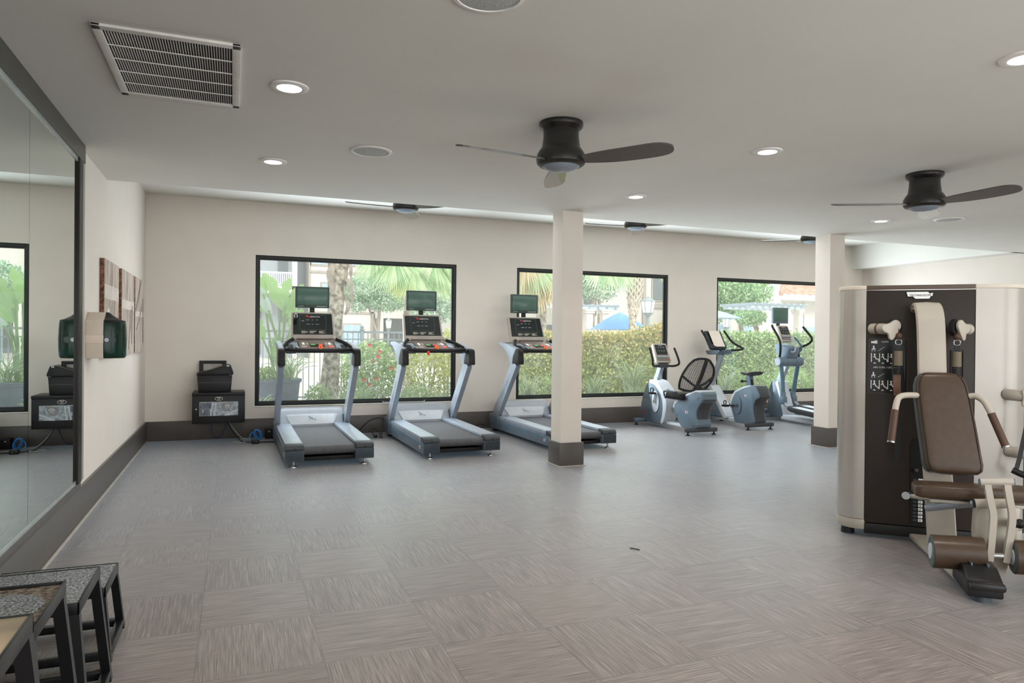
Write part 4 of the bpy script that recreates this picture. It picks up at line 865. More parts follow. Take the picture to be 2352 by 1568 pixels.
# ------------------------------------------------------------------ things on the left wall
BEI = mat('dispenser_beige', (196, 184, 170), 0.5)
TGR = mat('dispenser_dark_green', (8, 44, 34), 0.13, var=0.3, spec=0.45)
dp = thing('wall_mounted_dispenser', 'beige wall box holding a glossy dark green wipe dispenser beside the mirror', 'dispenser', (XL, 6.07, 1.166))
B().prism([(0.0, 0.0), (0.26, 0.0), (0.26, 0.290), (0.16, 0.352), (0.10, 0.352), (0.0, 0.288)], 'x', 0.0, 0.118, 0.006).done('back_box', BEI, dp)
B().box(-0.0, 0.119, -0.006, 0.0, 0.115, 0.175, 0.002).done('label_band', mat('dispenser_band', (206, 194, 180), 0.5), dp)
def dring(z, k, kx=1.0):
    o = [(0.1185, 0.13 + 0.128*k, z)]
    for i in range(21):
        t = PI/2 - PI*i/20; ct, st2 = math.cos(t), math.sin(t)
        o.append((0.1185 + 0.138*kx*k*ct, 0.13 + 0.128*k*st2, z))
    o.append((0.1185, 0.13 - 0.128*k, z)); return o
b = B(); b.loft([dring(z, k) for z, k in ((0.0, 0.90), (0.012, 0.98), (0.05, 1.0), (0.15, 1.02), (0.25, 0.99), (0.278, 0.96))]); bk = b.done('wipe_bucket', TGR, dp, 50)
b = B(); b.loft([dring(z, k) for z, k in ((0.279, 0.97), (0.288, 0.94), (0.297, 0.72), (0.318, 0.44), (0.340, 0.24), (0.352, 0.14))]); b.done('bucket_lid', BLACK, bk, 50)
b = B(); b.prism([(0.12, 0.345), (0.13, 0.375), (0.15, 0.385), (0.165, 0.37), (0.15, 0.345)], 'x', 0.125, 0.135, 0.002); b.done('wipe_tip', WHITE, bk)
b = B(); b.cyl((0.140, -0.006, 0.140), (0.140, 0.02, 0.140), 0.015, n=20); b.done('lock_button', PALE, bk)
b = B(); b.cyl((0.178, 0.004, 0.140), (0.178, 0.04, 0.140), 0.024, n=20); b.done('bucket_boss', TGR, bk)

def canvas_mat():
    m = bpy.data.materials.new('canvas_weathered_planks'); m.use_nodes = True; nt = m.node_tree; N = nt.nodes; L = nt.links; bs = N['Principled BSDF']
    tc = N.new('ShaderNodeTexCoord'); mp = N.new('ShaderNodeMapping'); mp.inputs['Scale'].default_value = (5, 9, 1.2); L.new(tc.outputs['Object'], mp.inputs[0])
    nz = N.new('ShaderNodeTexNoise'); nz.inputs['Scale'].default_value = 2.2; nz.inputs['Detail'].default_value = 6; nz.inputs['Roughness'].default_value = 0.7; L.new(mp.outputs[0], nz.inputs['Vector'])
    rp = N.new('ShaderNodeValToRGB'); e = rp.color_ramp.elements; e[0].position = 0.3; e[0].color = lin((104, 92, 84)); e[1].position = 0.62; e[1].color = lin((196, 184, 172)); x = e.new(0.45); x.color = lin((160, 146, 135))
    L.new(nz.outputs['Fac'], rp.inputs[0]); L.new(rp.outputs[0], bs.inputs['Base Color']); bs.inputs['Roughness'].default_value = 0.8
    return m
CAN = canvas_mat(); CSIDE = mat('canvas_bark_side', (96, 64, 48), 0.8, var=0.5, scale=28, col2=(140, 98, 76)); STREAK = mat('canvas_dark_streak', (112, 104, 98), 0.8, var=0.25, scale=20); PLK = mat('canvas_pale_plank', (200, 190, 180), 0.8, var=0.08, scale=14)
for i, (y0, y1, lb) in enumerate(((6.655, 7.44, 'first of three weathered-wood canvas prints, nearest the wipe dispenser'), (7.63, 8.53, 'middle one of three weathered-wood canvas prints on the left wall'), (8.615, 9.41, 'last of three weathered-wood canvas prints, with dark diagonals, nearest the corner'))):
    t = thing('canvas_print', lb, 'wall art', (XL, y0, 1.15), 0, 'weathered wood triptych')
    D = y1 - y0; H = 0.83
    B().box(0, 0.034, 0.002, D, 0, H, 0.002).done('canvas_sides', CSIDE, t)
    B().box(0.0342, 0.036, 0.002, D, 0, H).done('canvas_picture', CAN, t)
    b = B()
    if i == 0: b.bar([(0.0362, 0.30, 0.0), (0.0362, 0.34, 0.16), (0.0362, 0.36, 0.34)], 0.05, 0.001, up=(1, 0, 0)); b.bar([(0.0362, 0.55, 0.0), (0.0362, 0.5, 0.22)], 0.04, 0.001, up=(1, 0, 0))
    if i == 1: b.bar([(0.0362, 0.48, 0.05), (0.0362, 0.60, 0.30), (0.0362, 0.66, 0.46)], 0.05, 0.001, up=(1, 0, 0)); b.bar([(0.0362, 0.72, 0.1), (0.0362, 0.74, 0.5)], 0.06, 0.001, up=(1, 0, 0))
    if i == 2: b.bar([(0.0362, 0.04, 0.45), (0.0362, 0.52, 0.82)], 0.05, 0.001, up=(1, 0, 0)); b.bar([(0.0362, 0.12, 0.25), (0.0362, 0.60, 0.52)], 0.03, 0.001, up=(1, 0, 0)); b.bar([(0.0362, 0.70, 0.1), (0.0362, 0.68, 0.62)], 0.06, 0.001, up=(1, 0, 0))
    b.done('dark_streaks', STREAK, t)
    b = B(); b.box(0.0361, 0.0364, 0.01, D-0.01, 0.50 - 0.05*i, 0.62 - 0.08*i); b.done('pale_plank', PLK, t)

# ------------------------------------------------------------------ server cabinet, file box, frame and cables
RACK = mat('rack_black', (24, 24, 26), 0.42)
rk = thing('server_cabinet', 'black wall-mounted network cabinet with a glass door, left of the first window', 'cabinet', (-0.163, YW, 0.25))
b = B(); b.box(-0.305, 0.305, -0.43, 0, 0.0, 0.385, 0.004); b.done('cabinet_body', RACK, rk)
B().box(-0.305, 0.305, -0.45, -0.432, 0.352, 0.385, 0.003).done('top_lip', BLACK, rk)
dr = B().box(-0.30, 0.30, -0.45, -0.432, 0.02, 0.347, 0.003).done('cabinet_door', RACK, rk)
gi = B().box(-0.222, 0.225, -0.4515, -0.449, 0.098, 0.272, 0.0).done('door_glass', mat('rack_glass_grey', (150, 158, 164), 0.15, var=0.35, scale=24), dr)
b = B()
for i in range(9): b.box(-0.215+0.017*i, -0.205+0.017*i, -0.453, -0.451, 0.104, 0.262)
b.done('patch_cables', mat('rack_dark_blue', (58, 66, 80), 0.5), gi)
for x in (-0.07, -0.03): B().bar([(x-0.02, -0.4535, 0.10), (x, -0.4535, 0.265)], 0.018, 0.002, up=(0, 1, 0)).done('bright_bracket', PALE, gi)
B().bar([(0.07, -0.4535, 0.102), (0.22, -0.4535, 0.165)], 0.02, 0.002, up=(0, 1, 0)).done('bright_bracket', PALE, gi)
B().bar([(0.10, -0.4535, 0.10), (0.22, -0.4535, 0.13)], 0.012, 0.002, up=(0, 1, 0)).done('bright_bracket', PALE, gi)
for x, z in ((-0.18, 0.16), (-0.10, 0.17)): B().box(x-0.006, x+0.006, -0.4545, -0.4535, z-0.02, z+0.02).done('rack_tag', PALE, gi)
B().tube([(0.03, -0.4535, 0.20), (0.08, -0.4535, 0.25), (0.14, -0.4535, 0.24), (0.12, -0.4535, 0.18), (0.06, -0.4535, 0.16)], 0.006, 8, 4).done('coiled_cable', mat('rack_cable_tan', (150, 132, 120), 0.5), gi)
b = B(); b.lathe([(0.001, 0), (0.046, 0), (0.046, 0.002), (0.001, 0.002)], 28); b.bm.transform(Matrix.Translation((0.0, -0.450, 0.310)) @ Matrix.Rotation(PI/2, 4, 'X') @ Matrix.Diagonal((1, 0.5, 1, 1))); lg = b.done('badge_rim', LETTER, dr)
b = B(); b.lathe([(0.001, 0), (0.042, 0), (0.042, 0.003), (0.001, 0.003)], 28); b.bm.transform(Matrix.Translation((0.0, -0.450, 0.310)) @ Matrix.Rotation(PI/2, 4, 'X') @ Matrix.Diagonal((1, 0.46, 1, 1))); b.done('badge_face', BLACK, lg)
text('badge_lettering', 'TRIPP', 0.019, at(0, -0.4535, 0.317) @ FACE, LETTER, lg); text('badge_lettering', 'LITE', 0.015, at(0, -0.4535, 0.302) @ FACE, LETTER, lg)
B().cyl((-0.257, -0.45, 0.185), (-0.257, -0.462, 0.185), 0.010, n=14).done('door_lock', CHROME, dr)
fx = thing('file_box', 'black plastic file box with a slanting lid on top of the cabinet', 'box', (-0.20, YW-0.25, 0.636))
b = B(); b.prism([(-0.20, 0.0), (0.175, 0.0), (0.19, 0.215), (-0.215, 0.215)], 'y', -0.14, 0.14, 0.006); b.done('box_body', BLACK, fx)
b = B(); b.prism([(-0.222, 0.216), (0.196, 0.216), (0.205, 0.235), (0.170, 0.335), (0.140, 0.345), (0.07, 0.325), (-0.10, 0.268), (-0.205, 0.250), (-0.222, 0.236)], 'y', -0.15, 0.15, 0.006); ld = b.done('box_lid', BLACK, fx)
B().box(0.155, 0.19, -0.152, -0.149, 0.205, 0.222).done('latch_mark', DGREY, ld)
B().box(0.125, 0.155, -0.1515, -0.1495, 0.32, 0.338).done('lid_sticker', PALE, ld)
B().prism([(-0.197, 0.118), (0.18, 0.118), (0.18, 0.124), (-0.197, 0.124)], 'y', -0.143, -0.139).done('box_seam', DGREY, fx)
fr = thing('black_frame', 'upright black rectangular frame standing behind the file box', 'frame', (-0.20, YW-0.06, 0.636))
b = B(); b.box(-0.205, -0.155, -0.012, 0.012, 0, 0.385, 0.003).box(0.07, 0.12, -0.012, 0.012, 0, 0.385, 0.003).box(-0.155, 0.07, -0.012, 0.012, 0.345, 0.385, 0.003).box(-0.155, 0.07, -0.012, 0.012, 0, 0.04, 0.003).done('frame_rails', RACK, fr)
BLUE = mat('blue_network_cable', (52, 132, 206), 0.45); NAVY = mat('navy_cable', (28, 38, 84), 0.5); GREYC = mat('grey_cable', (150, 156, 160), 0.5)
t = thing('network_cable_coil', 'bundle of bright blue network cable on the floor by the leftmost treadmill', 'cable', (0.30, 9.62, 0))
b = B(); rnd = random.Random(3)
for k in range(9):
    pts = []; ph = rnd.uniform(-0.5, 0.5); tl = 0.35 + rnd.uniform(-0.12, 0.12); cx = rnd.uniform(-0.012, 0.02)
    for j in range(10):
        an = 2*PI*j/10 + ph; u = 0.030*math.cos(an)*(1 + 0.25*rnd.random()); w2 = 0.062*math.sin(an)
        pts.append((cx + u*math.cos(tl) - w2*math.sin(tl), 0.010*(k-4) + 0.006*rnd.random(), 0.076 + u*math.sin(tl) + w2*math.cos(tl)))
    b.tube(pts, 0.0042, 7, 3, cyc=True)
b.tube([(-0.04, 0, 0.11), (-0.08, -0.05, 0.10), (-0.10, -0.10, 0.05), (-0.075, -0.16, 0.02), (-0.055, -0.22, 0.012)], 0.0055, 8, 4)
b.done('coil_loops', BLUE, t)
pb = thing('power_brick', 'small black power adapter on the floor in front of the blue cable', 'adapter', (0.262, 9.33, 0))
B().box(-0.045, 0.045, -0.03, 0.03, 0, 0.05, 0.006).done('adapter_body', BLACK, pb)
B().box(0.0, 0.03, -0.035, -0.03, 0.012, 0.035, 0.002).done('adapter_prongs', DGREY, pb)
up_ = thing('power_unit', 'black box on the floor between the cables and the leftmost treadmill', 'power unit', (0.455, 9.80, 0))
B().box(-0.06, 0.05, -0.09, 0.05, 0, 0.125, 0.006).done('unit_case', BLACKM, up_)
B().box(-0.02, 0.0, -0.092, -0.089, 0.09, 0.10).done('unit_light', PALE, up_)
def cord(label, pts, r, m, name='floor_cable', sm_=5):
    o = B().tube(pts, r, 8, sm_).done(name, m); tag(o, label, 'cord'); return o
cord('black cord running from under the cabinet down to the floor', [(-0.06, 9.62, 0.248), (-0.02, 9.61, 0.16), (0.05, 9.57, 0.06), (0.13, 9.48, 0.008), (0.30, 9.40, 0.008), (0.48, 9.38, 0.008)], 0.006, STRING)
cord('grey cord running beside the black one under the cabinet', [(-0.05, 9.70, 0.248), (0.03, 9.69, 0.12), (0.12, 9.66, 0.03), (0.22, 9.63, 0.006), (0.36, 9.52, 0.006), (0.49, 9.50, 0.006)], 0.005, GREYC)
cord('navy cable looping below the network cabinet', [(-0.25, 9.80, 0.249), (-0.25, 9.79, 0.12), (-0.20, 9.78, 0.03), (-0.13, 9.78, 0.06), (-0.09, 9.78, 0.16), (-0.06, 9.78, 0.249)], 0.005, NAVY)
cord('pale cord tangled on the floor under the cabinet', [(-0.02, 9.46, 0.008), (0.05, 9.40, 0.008), (0.14, 9.42, 0.008), (0.12, 9.52, 0.008), (0.02, 9.53, 0.008), (0.0, 9.50, 0.008)], 0.006, GREYC)
cord('black cord arcing up behind the middle treadmill', [(1.62, 9.86, 0.02), (1.72, 9.84, 0.13), (1.80, 9.82, 0.19), (1.90, 9.80, 0.215), (1.97, 9.70, 0.20)], 0.006, STRING)
pc = thing('plug_cluster', 'tangle of black plugs on the floor left of the middle treadmill', 'plugs', (1.80, 9.40, 0))
B().box(-0.05, -0.005, -0.04, 0.0, 0, 0.04, 0.006).done('plug', BLACK, pc)
B().box(0.02, 0.055, -0.09, -0.05, 0, 0.04, 0.006).done('plug', DGREY, pc)
B().tube([(-0.04, 0.0, 0.02), (-0.06, 0.08, 0.09), (0.0, 0.14, 0.10), (0.05, 0.10, 0.05), (0.04, 0.02, 0.012), (0.08, 0.05, 0.05), (0.07, 0.18, 0.02)], 0.006, 8, 4).done('plug_lead', STRING, pc)
cord('thin black cord behind the treadmill by the column', [(3.30, 9.72, 0.01), (3.34, 9.80, 0.06), (3.42, 9.84, 0.07), (3.50, 9.84, 0.04)], 0.006, STRING)
cord('white curled cord lying along the sill of the first window', [(1.97, 9.905, 0.435), (2.0, 9.885, 0.424), (2.30, 9.885, 0.421), (2.52, 9.885, 0.421), (2.57, 9.89, 0.426), (2.575, 9.905, 0.438)], 0.007, PALE)
o = B().tube([(2.385, 3.915, 0.003), (2.40, 3.90, 0.004), (2.425, 3.865, 0.003)], 0.003, 6, 3).done('hair_grip', BLACK); tag(o, 'tiny dark hair grip lying on the open floor', 'hair grip')
# ------------------------------------------------------------------ outside: ground, plants, fence, garden buildings
rg = random.Random(5)
def leaf_m(name, c1, c2, c3=None, scale=5.0, trans=0.25):
    m = bpy.data.materials.new(name); m.use_nodes = True; nt = m.node_tree; N = nt.nodes; L = nt.links; bs = N['Principled BSDF']
    g = N.new('ShaderNodeNewGeometry'); 
    rp = N.new('ShaderNodeValToRGB'); el = rp.color_ramp.elements; el[0].color = lin(c1); el[1].color = lin(c2); el[0].position = 0.1; el[1].position = 0.9
    L.new(g.outputs['Random Per Island'], rp.inputs['Fac'])
    out = rp.outputs[0]
    if c3:
        tc = N.new('ShaderNodeTexCoord'); sp = N.new('ShaderNodeSeparateXYZ'); L.new(tc.outputs['Object'], sp.inputs[0])
        mr = N.new('ShaderNodeMapRange'); mr.inputs[1].default_value = c3[1]; mr.inputs[2].default_value = c3[2]; L.new(sp.outputs[2], mr.inputs[0])
        wn = N.new('ShaderNodeMath'); wn.operation = 'MULTIPLY'; L.new(mr.outputs[0], wn.inputs[0]); L.new(g.outputs['Random Per Island'], wn.inputs[1])
        mx = N.new('ShaderNodeMix'); mx.data_type = 'RGBA'; L.new(wn.outputs[0], mx.inputs[0]); L.new(out, mx.inputs[6]); mx.inputs[7].default_value = lin(c3[0]); out = mx.outputs[2]
    L.new(out, bs.inputs['Base Color']); bs.inputs['Roughness'].default_value = 0.55; bs.inputs['Specular IOR Level'].default_value = 0.3
    tr = N.new('ShaderNodeBsdfTranslucent'); L.new(out, tr.inputs[0]); ms = N.new('ShaderNodeMixShader'); ms.inputs[0].default_value = trans
    L.new(bs.outputs[0], ms.inputs[1]); L.new(tr.outputs[0], ms.inputs[2]); L.new(ms.outputs[0], N['Material Output'].inputs['Surface'])
    return m
LF_HEDGE = leaf_m('hedge_leaf_warm', (158, 176, 104), (232, 234, 166), ((246, 196, 160), 0.8, 1.9))
LF_HEDGE2 = leaf_m('hedge_leaf_green', (134, 166, 108), (218, 234, 178))
LF_TREE = leaf_m('tree_leaf_grey_green', (150, 178, 154), (214, 230, 208))
LF_TREEB = leaf_m('bright_tree_leaf', (140, 182, 130), (210, 234, 188))
LF_OAK = leaf_m('oak_leaf', (138, 172, 142), (208, 228, 200))
LF_BANANA = leaf_m('broad_leaf_green', (142, 188, 112), (192, 222, 158), trans=0.4)
LF_BANW = leaf_m('broad_leaf_pale', (196, 216, 204), (226, 238, 228), trans=0.3)
LF_GRASS = leaf_m('grass_blade_pale', (140, 176, 104), (234, 242, 212))
LF_FERN = leaf_m('fern_green', (146, 192, 116), (208, 234, 164))
LF_SHRUB = leaf_m('shrub_leaf', (136, 174, 110), (216, 232, 176))
LF_YEL = leaf_m('yellow_leaf', (184, 194, 106), (236, 236, 168))
LF_FAN = leaf_m('fan_palm_frond', (146, 182, 128), (214, 230, 184), trans=0.35)
LF_DRY = leaf_m('dry_palm_frond', (186, 160, 120), (232, 214, 176), trans=0.3)
BARK = mat('palm_bark', (128, 112, 98), 0.9, var=0.4, scale=13, bump=0.6, col2=(206, 194, 178))
BARK2 = mat('crossed_palm_bark', (158, 140, 124), 0.9, var=0.3, scale=9, bump=0.6, col2=(222, 208, 192))
STUCCO = mat('pale_stucco', (222, 213, 207), 0.9, var=0.02); STUCG = mat('shaded_stucco', (166, 170, 176), 0.9, var=0.03)
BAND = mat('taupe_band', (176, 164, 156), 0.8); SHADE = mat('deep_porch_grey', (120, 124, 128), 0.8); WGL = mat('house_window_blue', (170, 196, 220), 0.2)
GALV = mat('fence_grey_blue', (128, 142, 152), 0.5); LAMPM = mat('lamp_grey_metal', (150, 158, 160), 0.45); LAMPG = mat('lamp_frosted_glass', (240, 242, 240), 0.4, emit=0.35)
struct(B().box(-14, 60, 10.07, 90, -0.12, 0.0).done('ground', mat('pool_deck_concrete', (204, 198, 188), 0.9, var=0.04)))
struct(B().box(-6, 18, 10.07, 14.3, -0.02, 0.03).done('planting_bed', mat('mulch_soil', (132, 118, 104), 0.95, var=0.3, scale=20)))

def leaf_geo(b_v, b_f, c, d, n, L, Wd):
    d = d.normalized(); s = d.cross(n)
    if s.length < 1e-4: s = d.orthogonal()
    s.normalize(); i = len(b_v)
    b_v += [tuple(c), tuple(c + d*L*0.5 + s*Wd*0.5), tuple(c + d*L), tuple(c + d*L*0.5 - s*Wd*0.5)]
    b_f.append((i, i+1, i+2, i+3))
def rv(): 
    while True:
        v = Vector((rg.uniform(-1, 1), rg.uniform(-1, 1), rg.uniform(-1, 1)))
        if 0.05 < v.length < 1: return v
def leaf_obj(name, N, samp, L, Wd, m, parent, extra=None, base=Vector((0,0,0))):
    V, F = [], []
    for _ in range(N):
        c = samp(); d = rv(); d.z += 0.15
        leaf_geo(V, F, c, d, rv(), L*rg.uniform(0.7, 1.3), Wd*rg.uniform(0.7, 1.3))
    if extra:
        for q in extra: i = len(V); V += q[0]; F += [tuple(a+i for a in f) for f in q[1]]
    me = bpy.data.meshes.new(name); me.from_pydata(V, [], F); me.update(); me.materials.append(m)
    o = bpy.data.objects.new(name, me); C.objects.link(o); o.parent = parent
    return o
def ell(c, r, hollow=0.35):
    def f():
        v = rv(); k = v.length; v = v.normalized() * (hollow + (1-hollow)*k)
        return Vector((c[0] + v.x*r[0], c[1] + v.y*r[1], c[2] + v.z*r[2]))
    return f
def strip(pts, w, nrm, tip=0.1, n0=0.6):
    """tapering blade along pts"""
    V, F = [], []; n = len(pts)
    for i, p in enumerate(pts):
        t = (pts[min(i+1, n-1)] - pts[max(i-1, 0)]).normalized(); s = t.cross(nrm)
        if s.length < 1e-4: s = t.orthogonal()
        s.normalize(); u = i/(n-1); k = (n0 + (1-n0)*min(1, u*4)) * (1 - (1-tip)*max(0, (u-0.35)/0.65)**1.3)
        V += [tuple(p + s*w*k/2), tuple(p - s*w*k/2)]
        if i: F.append((2*i-2, 2*i-1, 2*i+1, 2*i))
    return V, F
def mesh_of(name, parts, m, parent, smooth=True):
    V, F = [], []
    for v, f in parts: i = len(V); V += v; F += [tuple(a+i for a in q) for q in f]
    me = bpy.data.meshes.new(name); me.from_pydata(V, [], F); me.update(); me.materials.append(m)
    o = bpy.data.objects.new(name, me); C.objects.link(o); o.parent = parent
    return o
def arch_pts(p, az, ln, rise, n=7, curl=1.0):
    d = Vector((math.cos(az), math.sin(az), 0)); out = []
    for i in range(n):
        u = i/(n-1); out.append(Vector(p) + d*(ln*u*(0.35+0.65*u)) + Vector((0, 0, rise*(1.9*u - curl*1.25*u*u))))
    return out

# hedges (dense shell of leaves around a solid heart)
def hedge(x0, x1, y0, y1, zf, m, core, label, N):
    t = thing('clipped_hedge', label, 'hedge', ((x0+x1)/2, y0, 0.0), 0, 'clipped garden hedges')
    cx = (x0+x1)/2
    def samp():
        x = rg.uniform(x0, x1); h = zf(x); r = rg.random()
        if r < 0.62: y = y0 + abs(rg.gauss(0, 0.06)); z = rg.uniform(0.05, h)
        else: y = rg.uniform(y0, y1); z = h + rg.gauss(0, 0.045)
        return Vector((x - cx, y - y0, z))
    leaf_obj('hedge_leaves', N, samp, 0.085, 0.05, m, t)
    b = B(); xs_ = [x0 + (x1-x0)*i/8 for i in range(9)]
    b.loft([[(x-cx, 0.10, 0.02), (x-cx, y1-y0-0.05, 0.02), (x-cx, y1-y0-0.05, zf(x)-0.08), (x-cx, 0.10, zf(x)-0.08)] for x in xs_])
    b.done('hedge_heart', core, t)
hedge(5.1, 10.05, 13.55, 14.25, lambda x: 1.40 + max(0, x-8.3)*0.24, LF_HEDGE, mat('hedge_heart_warm', (160, 164, 108), 0.95, var=0.3, scale=14), 'hedge with yellow and reddish top outside the second window', 12000)
hedge(10.35, 15.2, 13.45, 14.25, lambda x: 1.44, LF_HEDGE2, mat('hedge_heart_green', (130, 152, 104), 0.95, var=0.3, scale=14), 'light green clipped hedge outside the right window', 12000)

# strap-leaved clumps under the windows
def clump(x, y, h, n, m, label, cat='grass', name='grass_clump', grp='grass clumps in the planting bed', w=0.022):
    t = thing(name, label, cat, (x, y, 0.03), 0, grp); ps = []
    for i in range(n):
        az = rg.uniform(0, 2*PI); hh = h*rg.uniform(0.6, 1.1)
        ps.append(strip(arch_pts((rg.gauss(0, 0.05), rg.gauss(0, 0.05), 0), az, hh*rg.uniform(0.2, 0.55), hh*rg.uniform(0.9, 1.15), 6, rg.uniform(0.7, 1.1)), w*rg.uniform(0.7, 1.3), Vector((math.sin(az), -math.cos(az), 0.2)), 0.05))
    mesh_of('blades', ps, m, t)
for x, y, h, lb in ((0.34, 10.62, 0.46, 'in front of the big grey planter'), (1.50, 10.8, 0.50, 'at the left foot of the big palm trunk'), (1.90, 11.35, 0.62, 'right of the big palm trunk'), (2.45, 10.8, 0.62, 'seen just left of the middle treadmill'), (3.02, 10.62, 0.58, 'seen just right of the middle treadmill'), (3.55, 11.2, 0.72, 'at the lower right of the first window')):
    clump(x, y, h, 80, LF_GRASS, 'pale green grass clump ' + lb)
for x, y, h, lb in ((4.92, 11.6, 0.72, 'left of the middle column in the second window'), (6.35, 11.8, 0.68, 'right of the middle column in the second window'), (7.25, 11.9, 0.95, 'the tall white-striped one behind the recumbent bike console'), (6.85, 11.0, 0.5, 'low in the second window near its middle')):
    clump(x, y, h, 95, LF_GRASS, 'pale striped grass clump, ' + lb)
clump(9.25, 11.6, 0.75, 95, LF_GRASS, 'pale striped grass clump at the left edge of the right window')
for x, y, lb in ((10.0, 11.9, 'behind the saddle of the upright bike'), (10.85, 12.1, 'left of the elliptical'), (11.45, 12.2, 'between the legs of the elliptical'), (12.1, 12.3, 'at the right end of the right window')):
    t = thing('fern', 'bright green feathery fern ' + lb, 'fern', (x, y, 0.03), 0, 'ferns under the right window'); ps = []
    for i in range(26):
        az = rg.uniform(0, 2*PI); P = arch_pts((0, 0, 0), az, rg.uniform(0.25, 0.5), rg.uniform(0.5, 0.75), 9, 0.75)
        ps.append(strip(P, 0.008, Vector((math.sin(az), -math.cos(az), 0.2)), 0.3))
        for k in range(1, 9):
            for s in (-1, 1):
                d = (P[k] - P[k-1]).normalized(); sd = Vector((math.sin(az), -math.cos(az), 0))*s
                ps.append(strip([P[k], P[k] + (sd*0.8 + d*0.5)*0.045*(1.2-k/9), P[k] + (sd*0.8 + d*0.7)*0.085*(1.2-k/9)], 0.028, Vector((0, 0, 1)), 0.2))
    mesh_of('fronds', ps, LF_FERN, t)

# leafy shrubs
def shrub(x, y, r, zc, m, N, label, name='leafy_shrub', L=0.075, flowers=0, grp='leafy shrubs in the planting bed'):
    t = thing(name, label, 'shrub', (x, y, 0.03), 0, grp)
    leaf_obj('foliage', N, ell((0, 0, zc), r, 0.25), L, L*0.5, m, t)
    b = B()
    for i in range(7):
        a = rg.uniform(0, 2*PI); e = (r[0]*0.6*math.cos(a), r[1]*0.6*math.sin(a), zc + r[2]*rg.uniform(-0.1, 0.6)); b.tube([(0.03*math.cos(a), 0.03*math.sin(a), 0), (e[0]*0.4, e[1]*0.4, e[2]*0.5), e], 0.008, 6, 2)
    b.done('branches', mat('twig_brown', (140, 122, 100), 0.9), t)
    for i in range(flowers):
        a = rg.uniform(-PI*0.95, -0.05); k = rg.uniform(0.1, 0.95)
        p = Vector((r[0]*k*math.cos(a)*(1 if i % 2 else -1), -r[1]*0.98*math.sqrt(max(0.05, 1-k*k)), zc + r[2]*(-0.35 + 1.25*((i*0.37+0.2) % 1)))); ps = []
        for j in range(5):
            q = j*2*PI/5 + rg.random(); dd = Vector((math.cos(q), -0.4, math.sin(q)))
            ps.append(strip([p, p + dd*0.02, p + dd*0.036], 0.034, Vector((0, -1, 0.1)), 0.5))
        mesh_of('flower', ps, mat('hibiscus_red', (238, 88, 76), 0.5), t)
    return t
shrub(2.30, 12.6, (0.50, 0.4, 0.62), 0.66, LF_SHRUB, 2200, 'tall hibiscus shrub with red flowers between the first two treadmills', 'hibiscus_shrub', 0.08, 9)
shrub(3.28, 12.4, (0.46, 0.4, 0.55), 0.68, LF_YEL, 1500, 'loose yellow-green shrub with thin stems behind the middle treadmill', L=0.07)
shrub(3.86, 13.2, (0.22, 0.3, 0.5), 1.0, LF_YEL, 800, 'bright yellow shrub at the right edge of the first window', L=0.06)
shrub(1.25, 11.35, (0.22, 0.22, 0.27), 0.30, LF_SHRUB, 900, 'small round green shrub between the planter and the palm trunk', L=0.05)
shrub(2.80, 11.3, (0.30, 0.25, 0.27), 0.28, LF_SHRUB, 900, 'low rounded shrub below the middle treadmill console', L=0.05)
shrub(1.95, 13.3, (0.30, 0.3, 0.55), 0.52, LF_SHRUB, 1000, 'green shrub by the fence right of the palm trunk', L=0.06)
shrub(5.95, 12.6, (0.35, 0.3, 0.33), 0.34, LF_SHRUB, 900, 'low green shrub under the hedge right of the middle column', L=0.05)

# planter with broad-leaved plant
pt = thing('potted_banana_plant', 'big grey planter with tall broad banana-like leaves at the left of the first window', 'potted plant', (0.655, 11.25, 0.03))
b = B(); b.lathe([(0.001, 0), (0.235, 0), (0.245, 0.02), (0.30, 0.58), (0.305, 0.61), (0.325, 0.615), (0.33, 0.665), (0.30, 0.67), (0.29, 0.60), (0.001, 0.60)], 40); b.done('planter_pot', mat('planter_blue_grey', (112, 122, 140), 0.6, var=0.12, scale=8), pt)
B().lathe([(0.001, 0.618), (0.292, 0.605), (0.292, 0.60), (0.001, 0.60)], 28).done('soil', mat('potting_soil', (110, 92, 78), 0.95), pt)
def broad_leaf(base, path, L, Wd, up, m, fold=0.10):
    P = sm([Vector(p) for p in path], 4); 
    V, F = [], []; n = len(P)
    for i, p in enumerate(P):
        t = (P[min(i+1, n-1)] - P[max(i-1, 0)]).normalized(); s = t.cross(Vector(up)).normalized(); nn = s.cross(t); u = i/(n-1)
        w = Wd * (math.sin(PI*min(1.0, 0.06 + 0.94*u))**0.6) * (1 - 0.15*u) * (0.62 if i % 4 == 2 and 2 < i < n-2 else 1.0)
        V += [tuple(p - s*w/2 - nn*fold*w), tuple(p), tuple(p + s*w/2 - nn*fold*w)]
        if i: a = 3*(i-1); F += [(a, a+1, a+4, a+3), (a+1, a+2, a+5, a+4)]
    return V, F
